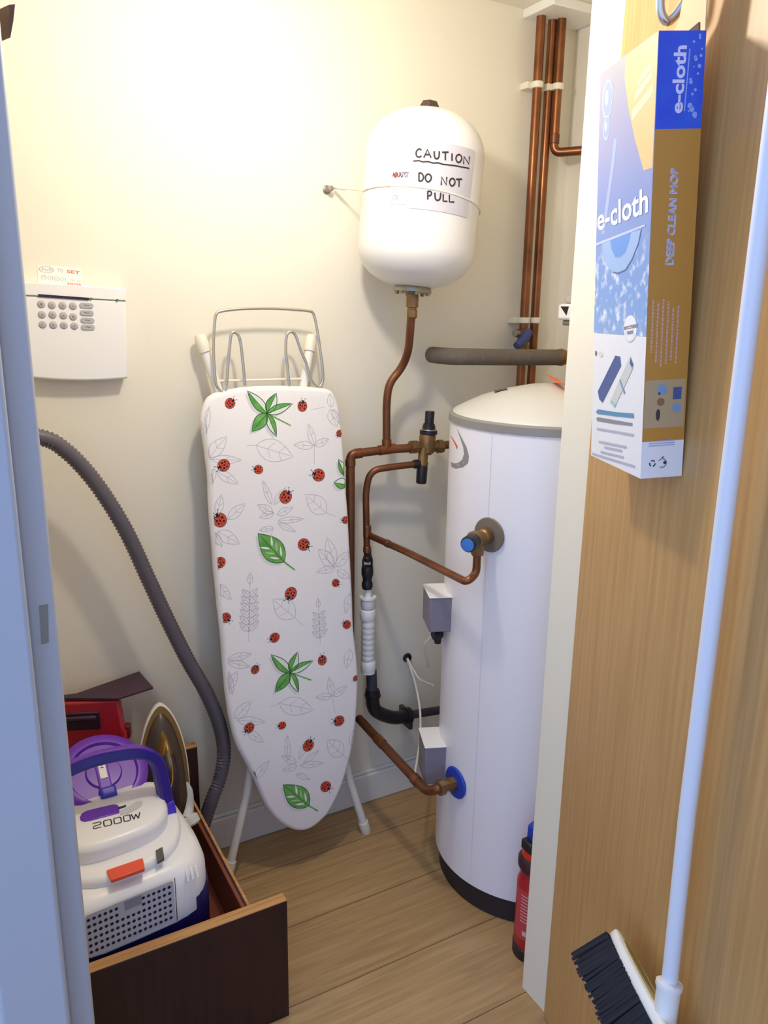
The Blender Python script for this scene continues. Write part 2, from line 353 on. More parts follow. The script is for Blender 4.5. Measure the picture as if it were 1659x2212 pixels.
for a, b, w_, v_ in [(x[0], x[1], x[2]*SC, x[3]) for x in [((0.6105,-0.121),(0.7,-0.154),24,2),((0.7541,-0.1319),(0.7416,-0.0792),8,1),((0.7518,-0.1317),(0.7016,-0.1261),9,1),((0.7553,-0.132),(0.7933,-0.1181),8,1),((0.4989,-0.1398),(0.544,-0.0969),14,1),((0.5048,-0.1443),(0.5756,-0.1519),9,1),((0.5154,-0.1719),(0.5644,-0.2054),10,1),((0.5096,-0.1652),(0.5009,-0.1985),7,0),((0.8031,-0.0444),(0.7999,-0.0118),8,0),((0.798,-0.0496),(0.8153,-0.0909),12,1),((0.8053,-0.0489),(0.8243,-0.0837),7,0),((0.4925,-0.0856),(0.509,-0.0291),8,0),((0.6398,-0.2598),(0.6209,-0.201),7,1),((0.6454,-0.2604),(0.6775,-0.2224),7,1),((0.642,-0.2795),(0.6051,-0.2561),9,1),((0.6443,-0.2798),(0.6077,-0.2865),8,1),((0.6508,-0.2849),(0.6932,-0.272),8,1),((0.6522,-0.2992),(0.7186,-0.3025),7,1),((0.6399,-0.3142),(0.6057,-0.3166),6,1),((0.6519,-0.3047),(0.6968,-0.3321),6,0),((0.777,-0.2945),(0.7254,-0.2445),20,2),((0.5107,-0.2692),(0.5223,-0.2244),9,1),((0.5333,-0.2823),(0.5768,-0.25),11,1),((0.508,-0.3067),(0.5575,-0.3418),13,1),((0.4994,-0.3078),(0.5161,-0.3438),7,0),((0.7913,-0.4264),(0.7752,-0.3531),14,1),((0.7912,-0.4287),(0.7506,-0.3795),14,1),((0.7935,-0.4313),(0.7439,-0.4355),9,1),((0.7961,-0.4294),(0.8356,-0.3955),12,1),((0.7982,-0.439),(0.8336,-0.4653),9,1),((0.4995,-0.427),(0.5291,-0.4687),9,1),((0.6815,-0.5376),(0.6284,-0.4831),22,2),((0.8293,-0.5023),(0.8155,-0.5521),9,1),((0.5108,-0.6066),(0.5702,-0.6053),9,1),((0.5104,-0.6132),(0.5636,-0.6367),9,1),((0.5058,-0.6795),(0.5308,-0.6399),11,1),((0.516,-0.6931),(0.511,-0.6357),6,0),((0.6291,-0.7415),(0.7181,-0.7806),21,2),((0.7697,-0.7565),(0.7623,-0.7029),8,1),((0.7672,-0.7559),(0.7248,-0.7485),8,1),((0.7722,-0.7571),(0.8117,-0.7393),9,1),((0.5175,-0.7527),(0.5605,-0.7195),13,1),((0.5227,-0.7586),(0.5925,-0.7807),10,1),((0.5477,-0.7927),(0.5835,-0.8301),9,1),((0.824,-0.6447),(0.8113,-0.6941),11,1),((0.7914,-0.92),(0.7489,-0.8663),19,2),((0.643,-0.8915),(0.6445,-0.8246),7,1),((0.6708,-0.8968),(0.702,-0.8468),7,1),((0.6642,-0.9047),(0.627,-0.8751),8,1),((0.6662,-0.9125),(0.6272,-0.9136),8,1),((0.6735,-0.9146),(0.7382,-0.9253),8,1),((0.6823,-0.9121),(0.7274,-0.8877),7,0),((0.6626,-0.9335),(0.6984,-0.9586),6,0),((0.5535,-0.9165),(0.5958,-0.8785),10,1),((0.8134,-0.8983),(0.8259,-0.8577),7,0)]]: outline_leaf(a, b, w_, v_)
def sprig(a, b, n, L_, w_):
    A, B = Vector(a), Vector(b); t = (B-A).normalized(); nn = Vector((-t.y, t.x)); D_ = (B-A).length
    ribbon(mb, bd, [tuple(A), tuple(B)], .0012, 1, 1)
    for k in range(n):
        c = A+t*D_*(.18+.72*k/n); l = L_*(1-.25*k/n)
        for sg in (-1, 1): outline_leaf(tuple(c), tuple(c+t*l*.72+nn*sg*l*.72), w_, 1)
    outline_leaf(tuple(B), tuple(B+t*L_*.8), w_, 1)
for a, b, n, l, w_ in [((0.5632,-0.5746),(0.5754,-0.439),6,0.034,0.0065),((0.7442,-0.6169),(0.7442,-0.5232),4,0.028,0.0055)]: sprig(a, b, n, l, w_)
for a, b in [((0.6105,-0.121),(0.5887,-0.1195)),((0.7541,-0.1319),(0.7518,-0.1754)),((0.777,-0.2945),(0.8022,-0.3064)),((0.6815,-0.5376),(0.7018,-0.5621)),((0.6291,-0.7415),(0.6064,-0.7454)),((0.7697,-0.7565),(0.7751,-0.8017)),((0.7914,-0.92),(0.8117,-0.9356)),((0.6399,-0.3142),(0.6329,-0.3352)),((0.7504,-0.0474),(0.7863,-0.0426))]: ribbon(mb, bd, clampb([a, b]), .0012, 1, 1)
# green watercolour leaves with a grey drop shade printed beside them
def green(a, b, w_, half=0, mi=2):
    o = arcleaf(a, b, w_); n = len(o)//2
    fillp(mb, bd, clampb([(x-.006, y-.006) for x, y in o]), 4, 1)
    if half: fillp(mb, bd, clampb([o[i] for i in range(n+1)] + [tuple(Vector(a).lerp(Vector(b), 1-k/4)) for k in range(1, 4)]), mi, 3); fillp(mb, bd, clampb(o), 5, 2)
    else: fillp(mb, bd, clampb(o), mi, 2)
    ribbon(mb, bd, clampb(o), .0016, 3, 4, True)
    ribbon(mb, bd, clampb([a, tuple(Vector(a).lerp(Vector(b), .9))]), .0013, 3, 4)
for c, tips, st in [((0.6415,-0.0507),[((0.5977,0.0017),0.0125,1),((0.6666,-0.0059),0.0125,1),((0.7048,-0.0315),0.0105,1),((0.6026,-0.0892),0.0145,0),((0.6606,-0.1043),0.01,1)],(0.6973,-0.081)),((0.6618,-0.6716),[((0.6155,-0.6167),0.0125,1),((0.6838,-0.6237),0.0125,1),((0.7224,-0.6538),0.0105,1),((0.6203,-0.7113),0.0145,0),((0.6804,-0.7263),0.01,1)],(0.7149,-0.702))]:
    for t_, w_, h in tips: green(c, t_, w_, h)
    ribbon(mb, bd, [c, tuple(Vector(c).lerp(Vector(st), .55)), st], .003, 2, 4)
for a, b, w_, st in [((0.6625,-0.3988),(0.602,-0.3226),0.0265,(0.6882,-0.4216)),((0.6922,-1.0275),(0.6261,-0.9509),0.026,(0.7151,-1.0484))]:
    green(a, b, w_, 0); ribbon(mb, bd, [a, tuple(Vector(a).lerp(Vector(st), .5)), st], .0035, 2, 4)
    A, B = Vector(a), Vector(b); t = B-A; nn = Vector((-t.y, t.x)).normalized()
    for k, s_ in enumerate((.15, .32, .5)):
        for sg in (-1, 1):
            p = A+t*s_+nn*sg*.003; q = A+t*(s_+.22)+nn*sg*w_*.72; o = arcleaf(tuple(p), tuple(q), .0026, 5); fillp(mb, bd, o, 0 if (k+sg) % 2 else 6, 5)
for a, b, w_ in [((0.8343,-0.2101),(0.8152,-0.1682),0.01),((0.8358,-0.2305),(0.8002,-0.2228),0.013)]: green(a, b, w_, 1)
# ladybirds
for (u, v), r, hd in [((0.5564,-0.0241),11,40),((0.7287,-0.0379),11.5,80),((0.8207,-0.1066),8,220),((0.5322,-0.1599),13,200),((0.6125,-0.1759),10,165),((0.7612,-0.2015),14.5,160),((0.6751,-0.245),14.5,50),((0.5151,-0.2813),15,115),((0.8267,-0.3171),9,180),((0.7141,-0.3634),14,-35),((0.5083,-0.378),12,215),((0.6743,-0.4771),14.5,235),((0.7929,-0.4696),9.5,-40),((0.5133,-0.5076),11,-50),((0.818,-0.5799),10.5,140),((0.6273,-0.5768),11.5,195),((0.747,-0.6578),11.5,90),((0.5745,-0.6447),10,50),((0.8359,-0.7239),7,220),((0.5506,-0.7841),12,215),((0.6328,-0.799),9.5,175),((0.7843,-0.8249),13.5,170),((0.6984,-0.8677),14,55),((0.7393,-0.9892),13.5,-45),((0.5508,-0.905),8,250)]:
    r *= SC; h = math.radians(hd); c, s_ = math.cos(h), math.sin(h)
    def L(x, y): return (u+(x*c-y*s_)*r, v+(x*s_+y*c)*r)
    fillp(mb, bd, clampb(circle(u, v, r*1.05, r*.98, 22, h)), 3 if r < 0 else 7, 6); fillp(mb, bd, clampb(circle(u, v, r*.97, r*.9, 22, h)), 8, 7)
    fillp(mb, bd, clampb([L(x, y) for x, y in circle(.78, 0, .3, .42, 12)]), 9, 8)
    ribbon(mb, bd, clampb([L(.6, 0), L(-.95, 0)]), r*.07, 7, 8)
    for x, y, q in ((.1, .45, .19), (.15, -.45, .19), (-.4, .4, .15), (-.4, -.42, .17), (-.1, .02, .14), (.5, .62, .12)): fillp(mb, bd, clampb([L(*p) for p in circle(x, y, q, q, 9)]), 9, 9)
    for sg in (-1, 1):
        fillp(mb, bd, clampb([L(*p) for p in circle(.85, sg*.28, .1, .1, 7)]), 0, 9)
        ribbon(mb, bd, clampb([L(.98, sg*.2), L(1.3, sg*.35)]), r*.05, 9, 6); fillp(mb, bd, clampb([L(*p) for p in circle(1.42, sg*.4, .09, .09, 6)]), 9, 6)
CLOTH = mat('white_cotton', '#efecec', .9, bump=.25, bscale=420)
cover = mb.build('cover', [CLOTH, mat('leaf_pencil_print', '#c5c1cb', .9), mat('leaf_green_print', '#4f9a3f', .9, 0, '#7dbb63', 55),
    mat('dark_green_print', '#2f5f37', .9), mat('pale_grey_print', '#d9d8dc', .9), mat('pale_leaf_print', '#e3ebdd', .9), mat('light_green_print', '#a9cf95', .9),
    mat('ladybird_edge_print', '#5a2a22', .9), mat('ladybird_red_print', '#c8402c', .9, 0, '#d65a3c', 90), mat('ladybird_black_print', '#241c20', .9)], board, recalc=False, sharp=50)
mb = MB(); mb.loft([[p+Vector((.0045, 0, 0)) for p in ring(.002, h)] for h in (-.030, -.0265)]); mb.build('underside', mat('brown_board_back', '#4a332a', .7), board)
# wire iron rest at the head of the board
WIRE = [(0.597,0.0131),(0.5952,0.0644),(0.5931,0.1032),(0.5888,0.123),(0.5796,0.1302),(0.5721,0.1237),(0.5658,0.0914),(0.5602,0.0578),(0.5539,0.0145),(0.5495,0.003),(0.5411,0.0016),(0.5331,0.0127),(0.5299,0.0249),(0.5293,0.0585),(0.5298,0.0871),(0.5319,0.1155),(0.5375,0.1533),(0.5421,0.1686),(0.5532,0.1746),(0.5952,0.1799),(0.6628,0.1823),(0.7273,0.1803),(0.7604,0.1777),(0.7726,0.1711),(0.78,0.1348),(0.7852,0.0891),(0.7891,0.0482),(0.7889,0.0212),(0.783,0.0077),(0.7751,0.0043),(0.7649,0.0116),(0.7563,0.0259),(0.7483,0.0592),(0.736,0.0896),(0.7251,0.1222),(0.7149,0.1312),(0.7036,0.1235),(0.6989,0.09),(0.7009,0.0551),(0.7032,0.0097)]
mb = MB(); mb.tube(spline([bdn(u, v, -.010) for u, v in WIRE], 5), .0034, 10); mb.build('iron_rest', ALU, board)['label'] = 'silver wire iron rest at the head of the board'
LEGP = mat('white_leg_paint', '#eceae2', .4)
def legpart(a, b, cap):
    a, b, cap = Vector(a), Vector(b), Vector(cap)
    mb = MB(); mb.tube([cap, a, b], .0105, 16); l = mb.build('leg', LEGP, board)
    d = (cap-a).normalized(); q = MB(); q.lathe([(0, -.004), (.011, -.003), (.0135, .004), (.0145, .02), (.0135, .036), (.011, .036)], along(cap+d*.004, cap-d*.04), 18); q.build('foot_cap', IVORY_P, l, sharp=60)
legpart(*[(0.5401,1.722,1.2049),(0.6177,1.7,0.7415),(0.512,1.742,1.3151)])
legpart(*[(0.7471,1.722,1.2032),(0.689,1.7,0.7301),(0.7784,1.742,1.3142)])
legpart(*[(0.5556,1.65,0.2299),(0.6433,1.7,0.5683),(0.4952,1.64,0.0196)])
legpart(*[(0.8399,1.65,0.1618),(0.7747,1.7,0.5412),(0.8847,1.642,0.0024)])
mb = MB(); mb.tube([(0.5408,1.722,1.2222),(0.7627,1.722,1.2211)], .0028, 8); mb.build('cross_bar', IVORY_P, board)

# ================================================================ ALARM KEYPAD
kx = (Vector((0.3593,1.737,1.4159))-Vector((0.189,1.737,1.4212))); kx.z -= 0; kx = Vector((math.cos(math.radians(2.1)), 0, -math.sin(math.radians(2.1)))); kz = Vector((-kx.z, 0, kx.x)) if False else Vector((math.sin(math.radians(2.1)), 0, math.cos(math.radians(2.1))))
KO = Vector((0.3593,1.737,1.4159))
def kp(x, z, d=0): return KO+kx*x+kz*z+Vector((0, -d, 0))          # x to the right, z up, d out of the case front
def kdecal(x, y, lay=1): return kp(x, y, lay*.0004)
keypad = thing('alarm_keypad', 'white alarm keypad panel with grey round keys on the wall left of the ironing board', 'keypad', (.27, 1.772, 1.24))
KW = .198
def krow(z0, z1, d, w0=0): return [kp(-KW+w0, z0, d), kp(-w0, z0, d), kp(-w0, z1, d), kp(-KW+w0, z1, d)]
mb = MB(); N_ = 14; bot = lambda x: -.184-.006*(1-((x+KW/2)/(KW/2))**2)
outl = [(-KW+.002, -.0258), (-.002, -.0258)]+[(-KW*k/N_ if 0 < k < N_ else (-.002 if k == 0 else -KW+.002), bot(-KW*k/N_)) for k in range(N_+1)]
mb.loft([[kp(x, z, -.034) for x, z in outl], [kp(x, z, -.004) for x, z in outl], [kp(x*.99-.001, z*.985-.0005, 0) for x, z in outl]])
mb.build('case', WHITE_P, keypad, bevel=.002)
mb = MB(); o2 = rect(-KW+.001, -.001, -.0246, 0)
mb.loft([[kp(x, z, -.034) for x, z in o2], [kp(x, z, -.001) for x, z in o2], [kp(x*.985-.0015, z*.94-.0008, .0004) for x, z in o2]]); mb.build('flap', WHITE_P, keypad, bevel=.002)
mb = MB(); mb.loft([[kp(x, z, d) for x, z in rect(-KW+.002, -.002, -.0262, -.0248)] for d in (-.02, .0002)]); mb.build('slot', mat('slot_grey', '#77736f', .6), keypad)
SL = [(u[0], u[1]) for u in [(-0.1705,-0.0175),(-0.0755,-0.0227),(-0.0709,-0.0217),(-0.0201,-0.0235)]]
mb = MB(); fn_ = lambda x, y, l: KO+Vector((x, -.0012-l*.0004, y))
ribbon(mb, fn_, [SL[0], SL[1]], .0052, 0, 3); mb.build('display_slot', [mat('dark_display', '#33222c', .2)], keypad)
for q in SL[2:4]:
    mb = MB(); mb.lathe([(.0024, -.0008), (.0022, .0008), (0, .0012)], frame(fn_(q[0], q[1], 4), (1, 0, 0), (0, 0, 1), (0, -1, 0)), 14); mb.build('indicator_light', mat('green_led', '#3f8a4c', .3), keypad)
KEY = mat('grey_rubber_key', '#b4b0b2', .6)
for i, c in enumerate([(0.1932,1.737,1.3817),(0.2127,1.737,1.3803),(0.2325,1.737,1.3797),(0.2521,1.737,1.3791),(0.1927,1.737,1.3617),(0.2124,1.737,1.3615),(0.2327,1.737,1.3603),(0.2509,1.737,1.3582),(0.1924,1.737,1.3425),(0.2121,1.737,1.3417),(0.232,1.737,1.3413),(0.2517,1.737,1.34)]):
    c = Vector(c); mb = MB(); mb.lathe([(0, .0022), (.0052, .0022), (.0072, .0012), (.0076, 0), (.0076, -.002)], frame(c, (1, 0, 0), (0, 0, 1), (0, -1, 0)), 20)
    fk = lambda x, y, l: c+Vector((x, -.0023-l*.0002, y))
    write(mb, fk, '123A456B7890'[i], [(-.0014, -.0022), (.0014, -.0022), (.0014, .0022), (-.0014, .0022)], 1, 1)
    k = mb.build('key', [KEY, mat('key_ink', '#6a6468', .7)], keypad, sharp=60)
for c in [(0.2779,1.737,1.3804),(0.2777,1.737,1.3658),(0.278,1.737,1.3512),(0.2778,1.737,1.3374)]:
    c = Vector(c); mb = MB(); st = [(.0085+.0055*math.cos(a), .0058*math.sin(a)) for a in [(-90+18*k)*PI/180 for k in range(11)]]; st += [(-x, -y) for x, y in st]
    mb.prism([(x*.95, y*.95) for x, y in st], -.002, .0022, frame(c, kx, kz, (0, -1, 0)))
    fk = lambda x, y, l: c+Vector((x, -.0023-l*.0002, y)); ribbon(mb, fk, [(-.005, 0), (-.002, .0012), (.001, -.0008), (.005, .0005)], .0012, 1, 1)
    mb.build('key', [KEY, MATS['key_ink']], keypad, bevel=.0008)
# handwritten sticker above it
NT = [(0.1954,1.7715,1.4221),(0.1959,1.7715,1.4576),(0.2745,1.7715,1.4579),(0.2787,1.7715,1.419)]
nO = Vector(NT[0]); nx = (Vector(NT[3])-nO); nz = (Vector(NT[1])-nO)
def nt_(x, y, l=0): return nO+nx*x+nz*y+Vector((0, -.0003-l*.0003, 0))
mb = MB(); mb.loft([[Vector((p.x, 1.7719, p.z)) for p in [nt_(0, 0), nt_(1, 0), nt_(1, 1), nt_(0, 1)]], [nt_(0, 0), nt_(1, 0), nt_(1, 1), nt_(0, 1)]])
ribbon(mb, nt_, circle(.2, .78, .16, .17, 18), .02, 1, 1, True); write(mb, nt_, 'Full', [(.1, .7), (.31, .7), (.31, .87), (.1, .87)], 1, 1)
write(mb, nt_, 'TO', [(.45, .7), (.58, .68), (.58, .86), (.45, .88)], 1); write(mb, nt_, 'SET', [(.66, .67), (.96, .64), (.96, .82), (.66, .85)], 2, 1, .02)
for k in range(4):
    ribbon(mb, nt_, circle(.13+.145*k, .36-.02*k, .055, .12, 12), .016, 1, 1, True); ribbon(mb, nt_, [(.11+.145*k, .38-.02*k), (.15+.145*k, .4-.02*k), (.12+.145*k, .3-.02*k)], .014, 1)
write(mb, nt_, 'ON', [(.72, .22), (.83, .2), (.83, .34), (.72, .36)], 1); write(mb, nt_, 'AC', [(.88, .2), (.97, .18), (.97, .32), (.88, .34)], 1)
write(mb, nt_, 'ENTER', [(.66, -.02+.04), (.98, .0), (.98, .12), (.66, .15)], 2, 1, .02)
tag(mb.build('instruction_sticker', [PAPER, mat('faint_grey_ink', '#b9b4b0', .8), mat('faint_red_ink', '#dc7a62', .8)], recalc=False), 'small white sticker with grey circles and red writing above the alarm keypad', 'sticker')

# ================================================================ EXPANSION VESSEL
VB, VT_ = Vector((.977, 1.615, 1.43)), Vector((1.009, 1.615, 1.808)); VR = .134
va = (VT_-VB).normalized(); ex_ = (Vector((1, 0, 0))-va*va.x).normalized(); ey_ = va.cross(ex_); vM = frame(VB, ex_, ey_, va)
HT = (VT_-VB).length
vessel = thing('expansion_vessel', 'white domed expansion vessel on the wall with a handwritten caution note', 'pressure vessel', (VB.x, VB.y, VB.z))
prof = [(0, .0)]+[(VR*math.sin(a)**.85 if a > 0 else 0, .085-.085*math.cos(a)) for a in [k*PI/2/10 for k in range(1, 11)]]
prof += [(VR, .12), (VR, HT*.46), (VR+.0008, HT*.47), (VR+.0008, HT*.485), (VR, HT*.49), (VR, HT-.105)]+[(VR*math.cos(a)**.8 if a < PI/2-.01 else 0, HT-.1+.1*math.sin(a)) for a in [k*PI/2/10 for k in range(0, 11)]]
mb = MB(); mb.lathe(prof, vM, 56); mb.build('tank', WHITE_E, vessel, sharp=60)
mb = MB(); mb.lathe([(.026, HT-.012), (.026, HT+.003), (.017, HT+.018), (0, HT+.018)], vM, 6); mb.build('valve_cap', mat('brown_cap', '#4a3630', .5), vessel)['label'] = 'dark brown hexagonal cap on top'
mb = MB(); mb.lathe([(.03, .006), (.042, .002), (.044, -.004), (.044, -.009), (.02, -.009)], vM, 36); fl = mb.build('flange', ZINC, vessel)
for k in range(6):
    a = k*PI/3+.3; mb = MB(); mb.lathe([(.0055, -.006), (.0055, -.015), (0, -.015)], vM @ T(.036*math.cos(a), .036*math.sin(a), 0), 6); mb.build('bolt', ZINC, fl)
# front angle helper on the tank: direction pointing at (angle, height)
def vs_(a, z, l=0):       # a in radians around the tank, z along its axis
    p = vM @ Vector(((VR+.0010+l*.00012)*math.cos(a), (VR+.0010+l*.00012)*math.sin(a), z)); return p

def vcurved(mb, pts, mi, l, n=8):      # a four-cornered patch wrapped on the tank
    a, b, c, d = [Vector(p) for p in pts]; g = []
    for i in range(n+1):
        t = i/n; p, q = a.lerp(b, t), d.lerp(c, t); g += [vs_(p.x, p.y, l), vs_(q.x, q.y, l)]
    mb.add(g, [(2*i, 2*i+2, 2*i+3, 2*i+1) for i in range(n)], mi)
mb = MB(); vcurved(mb, [(-2.335, .152), (-1.25, .150), (-1.24, .286), (-2.35, .286)], 0, 1, 14)
HAND = {'C': [[(1, .85), (.6, 1), (.2, .8), (.05, .45), (.2, .1), (.6, 0), (1, .15)]], 'A': [[(0, 0), (.5, 1), (1, 0)], [(.2, .38), (.8, .38)]],
 'U': [[(0, 1), (.02, .4), (.2, .06), (.55, 0), (.9, .25), (1, 1)]], 'T': [[(0, .98), (1, 1)], [(.5, 1), (.48, 0)]], 'I': [[(.5, 1), (.5, 0)]],
 'O': [[(.5, 1), (.12, .8), (0, .4), (.25, .03), (.65, .02), (1, .4), (.9, .8), (.5, 1)]], 'N': [[(0, 0), (.05, 1), (.92, 0), (1, 1)]],
 'D': [[(.05, 0), (.05, 1)], [(0, 1), (.6, .93), (1, .5), (.65, .06), (.02, 0)]], 'P': [[(.1, 0), (.1, 1)], [(.05, .98), (.7, .96), (.95, .72), (.65, .48), (.1, .45)]], 'L': [[(.05, 1), (.05, .02), (1, 0)]]}
HW = [('C',[(-2.2494,0.2523),(-2.1619,0.253),(-2.1734,0.2687),(-2.2609,0.268)]),('A',[(-2.1261,0.2521),(-2.0157,0.2535),(-2.0276,0.2692),(-2.1377,0.2678)]),('U',[(-1.9654,0.2523),(-1.8864,0.2536),(-1.8981,0.2682),(-1.9768,0.267)]),('T',[(-1.8399,0.2515),(-1.7367,0.2535),(-1.7501,0.2691),(-1.8526,0.2671)]),('I',[(-1.693,0.2532),(-1.6625,0.2539),(-1.6755,0.2683),(-1.7057,0.2676)]),('O',[(-1.6066,0.2527),(-1.5002,0.2553),(-1.5159,0.2705),(-1.6209,0.2678)]),('N',[(-1.4587,0.2527),(-1.3363,0.256),(-1.3548,0.2709),(-1.4748,0.2676)]),('D',[(-2.1705,0.2061),(-2.0965,0.2069),(-2.1085,0.223),(-2.1823,0.2222)]),('O',[(-2.0686,0.2062),(-1.9786,0.2074),(-1.9902,0.2225),(-2.0798,0.2213)]),('N',[(-1.8153,0.2036),(-1.7254,0.2053),(-1.7388,0.2209),(-1.8281,0.2192)]),('O',[(-1.6765,0.2048),(-1.5818,0.2069),(-1.5957,0.2215),(-1.6895,0.2195)]),('T',[(-1.5611,0.2054),(-1.4421,0.2082),(-1.458,0.2228),(-1.5753,0.22)]),('P',[(-2.0132,0.1717),(-1.944,0.1727),(-1.9567,0.1892),(-2.0255,0.1882)]),('U',[(-1.8929,0.172),(-1.8011,0.1735),(-1.8134,0.1885),(-1.9047,0.187)]),('L',[(-1.7618,0.1722),(-1.6889,0.1736),(-1.7014,0.1879),(-1.7738,0.1865)]),('L',[(-1.6568,0.1728),(-1.5651,0.1747),(-1.5786,0.1887),(-1.6693,0.1868)])]
for ch, q in HW:
    a, b, c, d = [Vector(x) for x in q]
    for st in HAND[ch]:
        P_ = spline([(x, y, 0) for x, y in st], 3) if len(st) > 3 and ch not in 'N' else [Vector((x, y, 0)) for x, y in st]
        pts = [a*(1-p.x)*(1-p.y)+b*p.x*(1-p.y)+c*p.x*p.y+d*(1-p.x)*p.y for p in P_]
        # ribbon in arc length units
        ribbon(mb, lambda x, y, l: vs_(x/VR, y, l), [(p.x*VR, p.y) for p in pts], .0031, 1, 9)
UL = [(-2.2831,0.2443),(-2.1957,0.2459),(-2.1357,0.244),(-2.0588,0.2456),(-1.9787,0.2438),(-1.9002,0.2455),(-1.8173,0.244),(-1.7117,0.2447),(-1.6231,0.2457),(-1.5033,0.2461),(-1.3259,0.2478)]
ribbon(mb, lambda x, y, l: vs_(x/VR, y, l), [(x*VR, y) for x, y in UL], .0026, 1, 9)
mb.build('caution_note', [mat('sheet_paper', '#c9c5cf', .7), INK], vessel, recalc=False)['label'] = 'white paper sheet reading CAUTION DO NOT PULL in handwriting'
mb = MB(); vcurved(mb, [(-2.62, .16), (-2.33, .158), (-2.33, .235), (-2.63, .236)], 0, 1)
sfn = lambda x, y, l: vs_(x, y, l)
for dx in (-.003, 0, .003): write(mb, sfn, 'AQUASYST', [(-2.605+dx, .210), (-2.335+dx, .210), (-2.335+dx, .2225), (-2.605+dx, .2225)], 1, 4, 0); fillp(mb, sfn, circle(-2.552, .2160, .026, .0050, 14), 2, 6); fillp(mb, sfn, circle(-2.545, .2175, .012, .0030, 10), 3, 8)
for z, x0, x1, h in ((.203, -2.6, -2.4, .0016), (.199, -2.58, -2.42, .0014), (.189, -2.59, -2.4, .0016), (.184, -2.59, -2.37, .002), (.180, -2.59, -2.37, .002), (.164, -2.59, -2.4, .0012)):
    fillp(mb, sfn, rect(x0, x1, z, z+h), 4, 4)
write(mb, sfn, 'CE', [(-2.57, .168), (-2.47, .168), (-2.47, .1765), (-2.57, .1765)], 5, 4)
mb.build('maker_label', [WHITE_P, mat('plum_ink', '#46284f', .6), mat('red_dot_ink', '#d8432f', .6), mat('orange_dot_ink', '#efa03a', .6), GREYINK, mat('label_grey_ink', '#8d8a90', .7)], vessel, recalc=False)
# retaining wire with its wall eye
eye = Vector((0.8323,1.772,1.6485)); ww = thing('retaining_wire', 'white wire strap around the expansion vessel with a metal eye on the wall', 'wire', (eye.x, 1.772, eye.z))
e1 = eye+Vector((.012, -.02, .004))
zs_ = .192
arc = [vs_(-3.35+2.85*k/16, zs_+.004*math.sin(k/16*PI)-.02*(k/16)**2+.002, 5) for k in range(17)]
mb = MB(); mb.tube([e1]+arc+[Vector((1.24, 1.765, 1.665))], .0019, 8); mb.build('wire', mat('white_wire', '#e6e0cf', .5), ww)
mb = MB(); mb.tube([e1, e1.lerp(arc[0], .28), e1.lerp(arc[0], .42)], [.0042, .0042, .0025], 10); mb.build('ferrule', IVORY_P, ww)
mb = MB(); mb.lathe([(0, -.001), (.009, -.001), (.010, .003), (.006, .006), (.004, .016), (.0065, .02), (.0065, .026), (0, .028)], frame(eye, (1, 0, 0), (0, 0, 1), (0, -1, 0)), 16); mb.build('eye', ZINC, ww)

# ================================================================ PIPEWORK
def ring_on(mb, a, b, r, L_=.016, mi=0): mb.lathe([(r*.9, 0), (r, .001), (r, L_-.001), (r*.9, L_)], along(a, b), 20, mi)
# feed from the vessel down to the relief valve run
F1 = [Vector(p) for p in [(0.9708,1.615,1.4121),(0.9761,1.625,1.3443),(0.9931,1.655,1.284),(0.9936,1.685,1.2435),(0.9606,1.69,1.207),(0.9549,1.69,1.1598),(0.9568,1.69,1.0538)]]
feed = thing('copper_pipe', 'brown copper pipe hanging from the underside of the expansion vessel', 'pipe', (F1[-1].x, 1.69, F1[-1].z))
F1[0] = VB+Vector((0, 0, -.012)); F1[1] = Vector((F1[0].x+.001, 1.622, F1[1].z))
mb = MB(); mb.tube(fillet([F1[0], F1[1], F1[2], F1[3], F1[4], F1[5], F1[6]], .05, 7), .0098, 16); mb.build('pipe', COPPER, feed)
mb = MB(); mb.lathe([(.006, 0), (.0145, -.001), (.0145, -.03), (.011, -.031), (.0105, -.036), (.0125, -.037), (.0125, -.052), (.009, -.056)], T(F1[0].x, F1[0].y, F1[0].z), 8); mb.build('union_nut', BRASS, feed, sharp=20)
# horizontal run, corner, and the drop behind the board to the blue inlet
H = [Vector(p) for p in [(1.1324,1.662,1.0472),(1.0845,1.675,1.0425),(0.957,1.69,1.0433),(0.8612,1.7,1.0371),(0.8613,1.7,1.0036),(0.8631,1.7,0.3083)]]
run = thing('copper_pipe', 'copper pipe run turning down along the right edge of the ironing board', 'pipe', (H[3].x, 1.70, H[5].z))
Lw = [Vector(p) for p in [(0.887,1.695,0.3156),(0.896,1.4,0.2874),(0.8998,1.365,0.293),(0.9318,1.345,0.3022)]]
mb = MB(); mb.tube(fillet([H[1]+Vector((-.03, 0, .002)), H[2], H[3], H[5]], .014, 6), .011, 16); mb.build('pipe', COPPER, run)
mb = MB(); ring_on(mb, H[3]+Vector((.012, 0, 0)), H[2], .0128, .018); mb.build('elbow_socket', COPPER2, run); mb = MB(); ring_on(mb, H[3]-Vector((0, 0, .012)), H[5], .0128, .018); mb.build('elbow_socket', COPPER2, run); mb = MB(); ring_on(mb, H[2]-Vector((.022, -.001, .001)), H[2]+Vector((.03, -.002, .002)), .0128, .046); ring_on(mb, H[2]+Vector((0, 0, .006)), H[2]+Vector((0, 0, .05)), .0122, .02); mb.build('tee', COPPER2, run)
inlet = thing('copper_pipe', 'thick copper pipe sloping down to the blue disc low on the cylinder', 'pipe', (Lw[1].x, Lw[1].y, Lw[2].z))
bl = Vector((0.9591,1.3374,0.3069))
mb = MB(); mb.tube(fillet([Lw[0], Lw[1], Lw[2]+Vector((-.004, -.005, -.004)), bl+Vector((-.05, -.0015, 0)), bl+Vector((-.03, 0, 0))], .05, 8), .0115, 16); mb.build('pipe', COPPER, inlet)
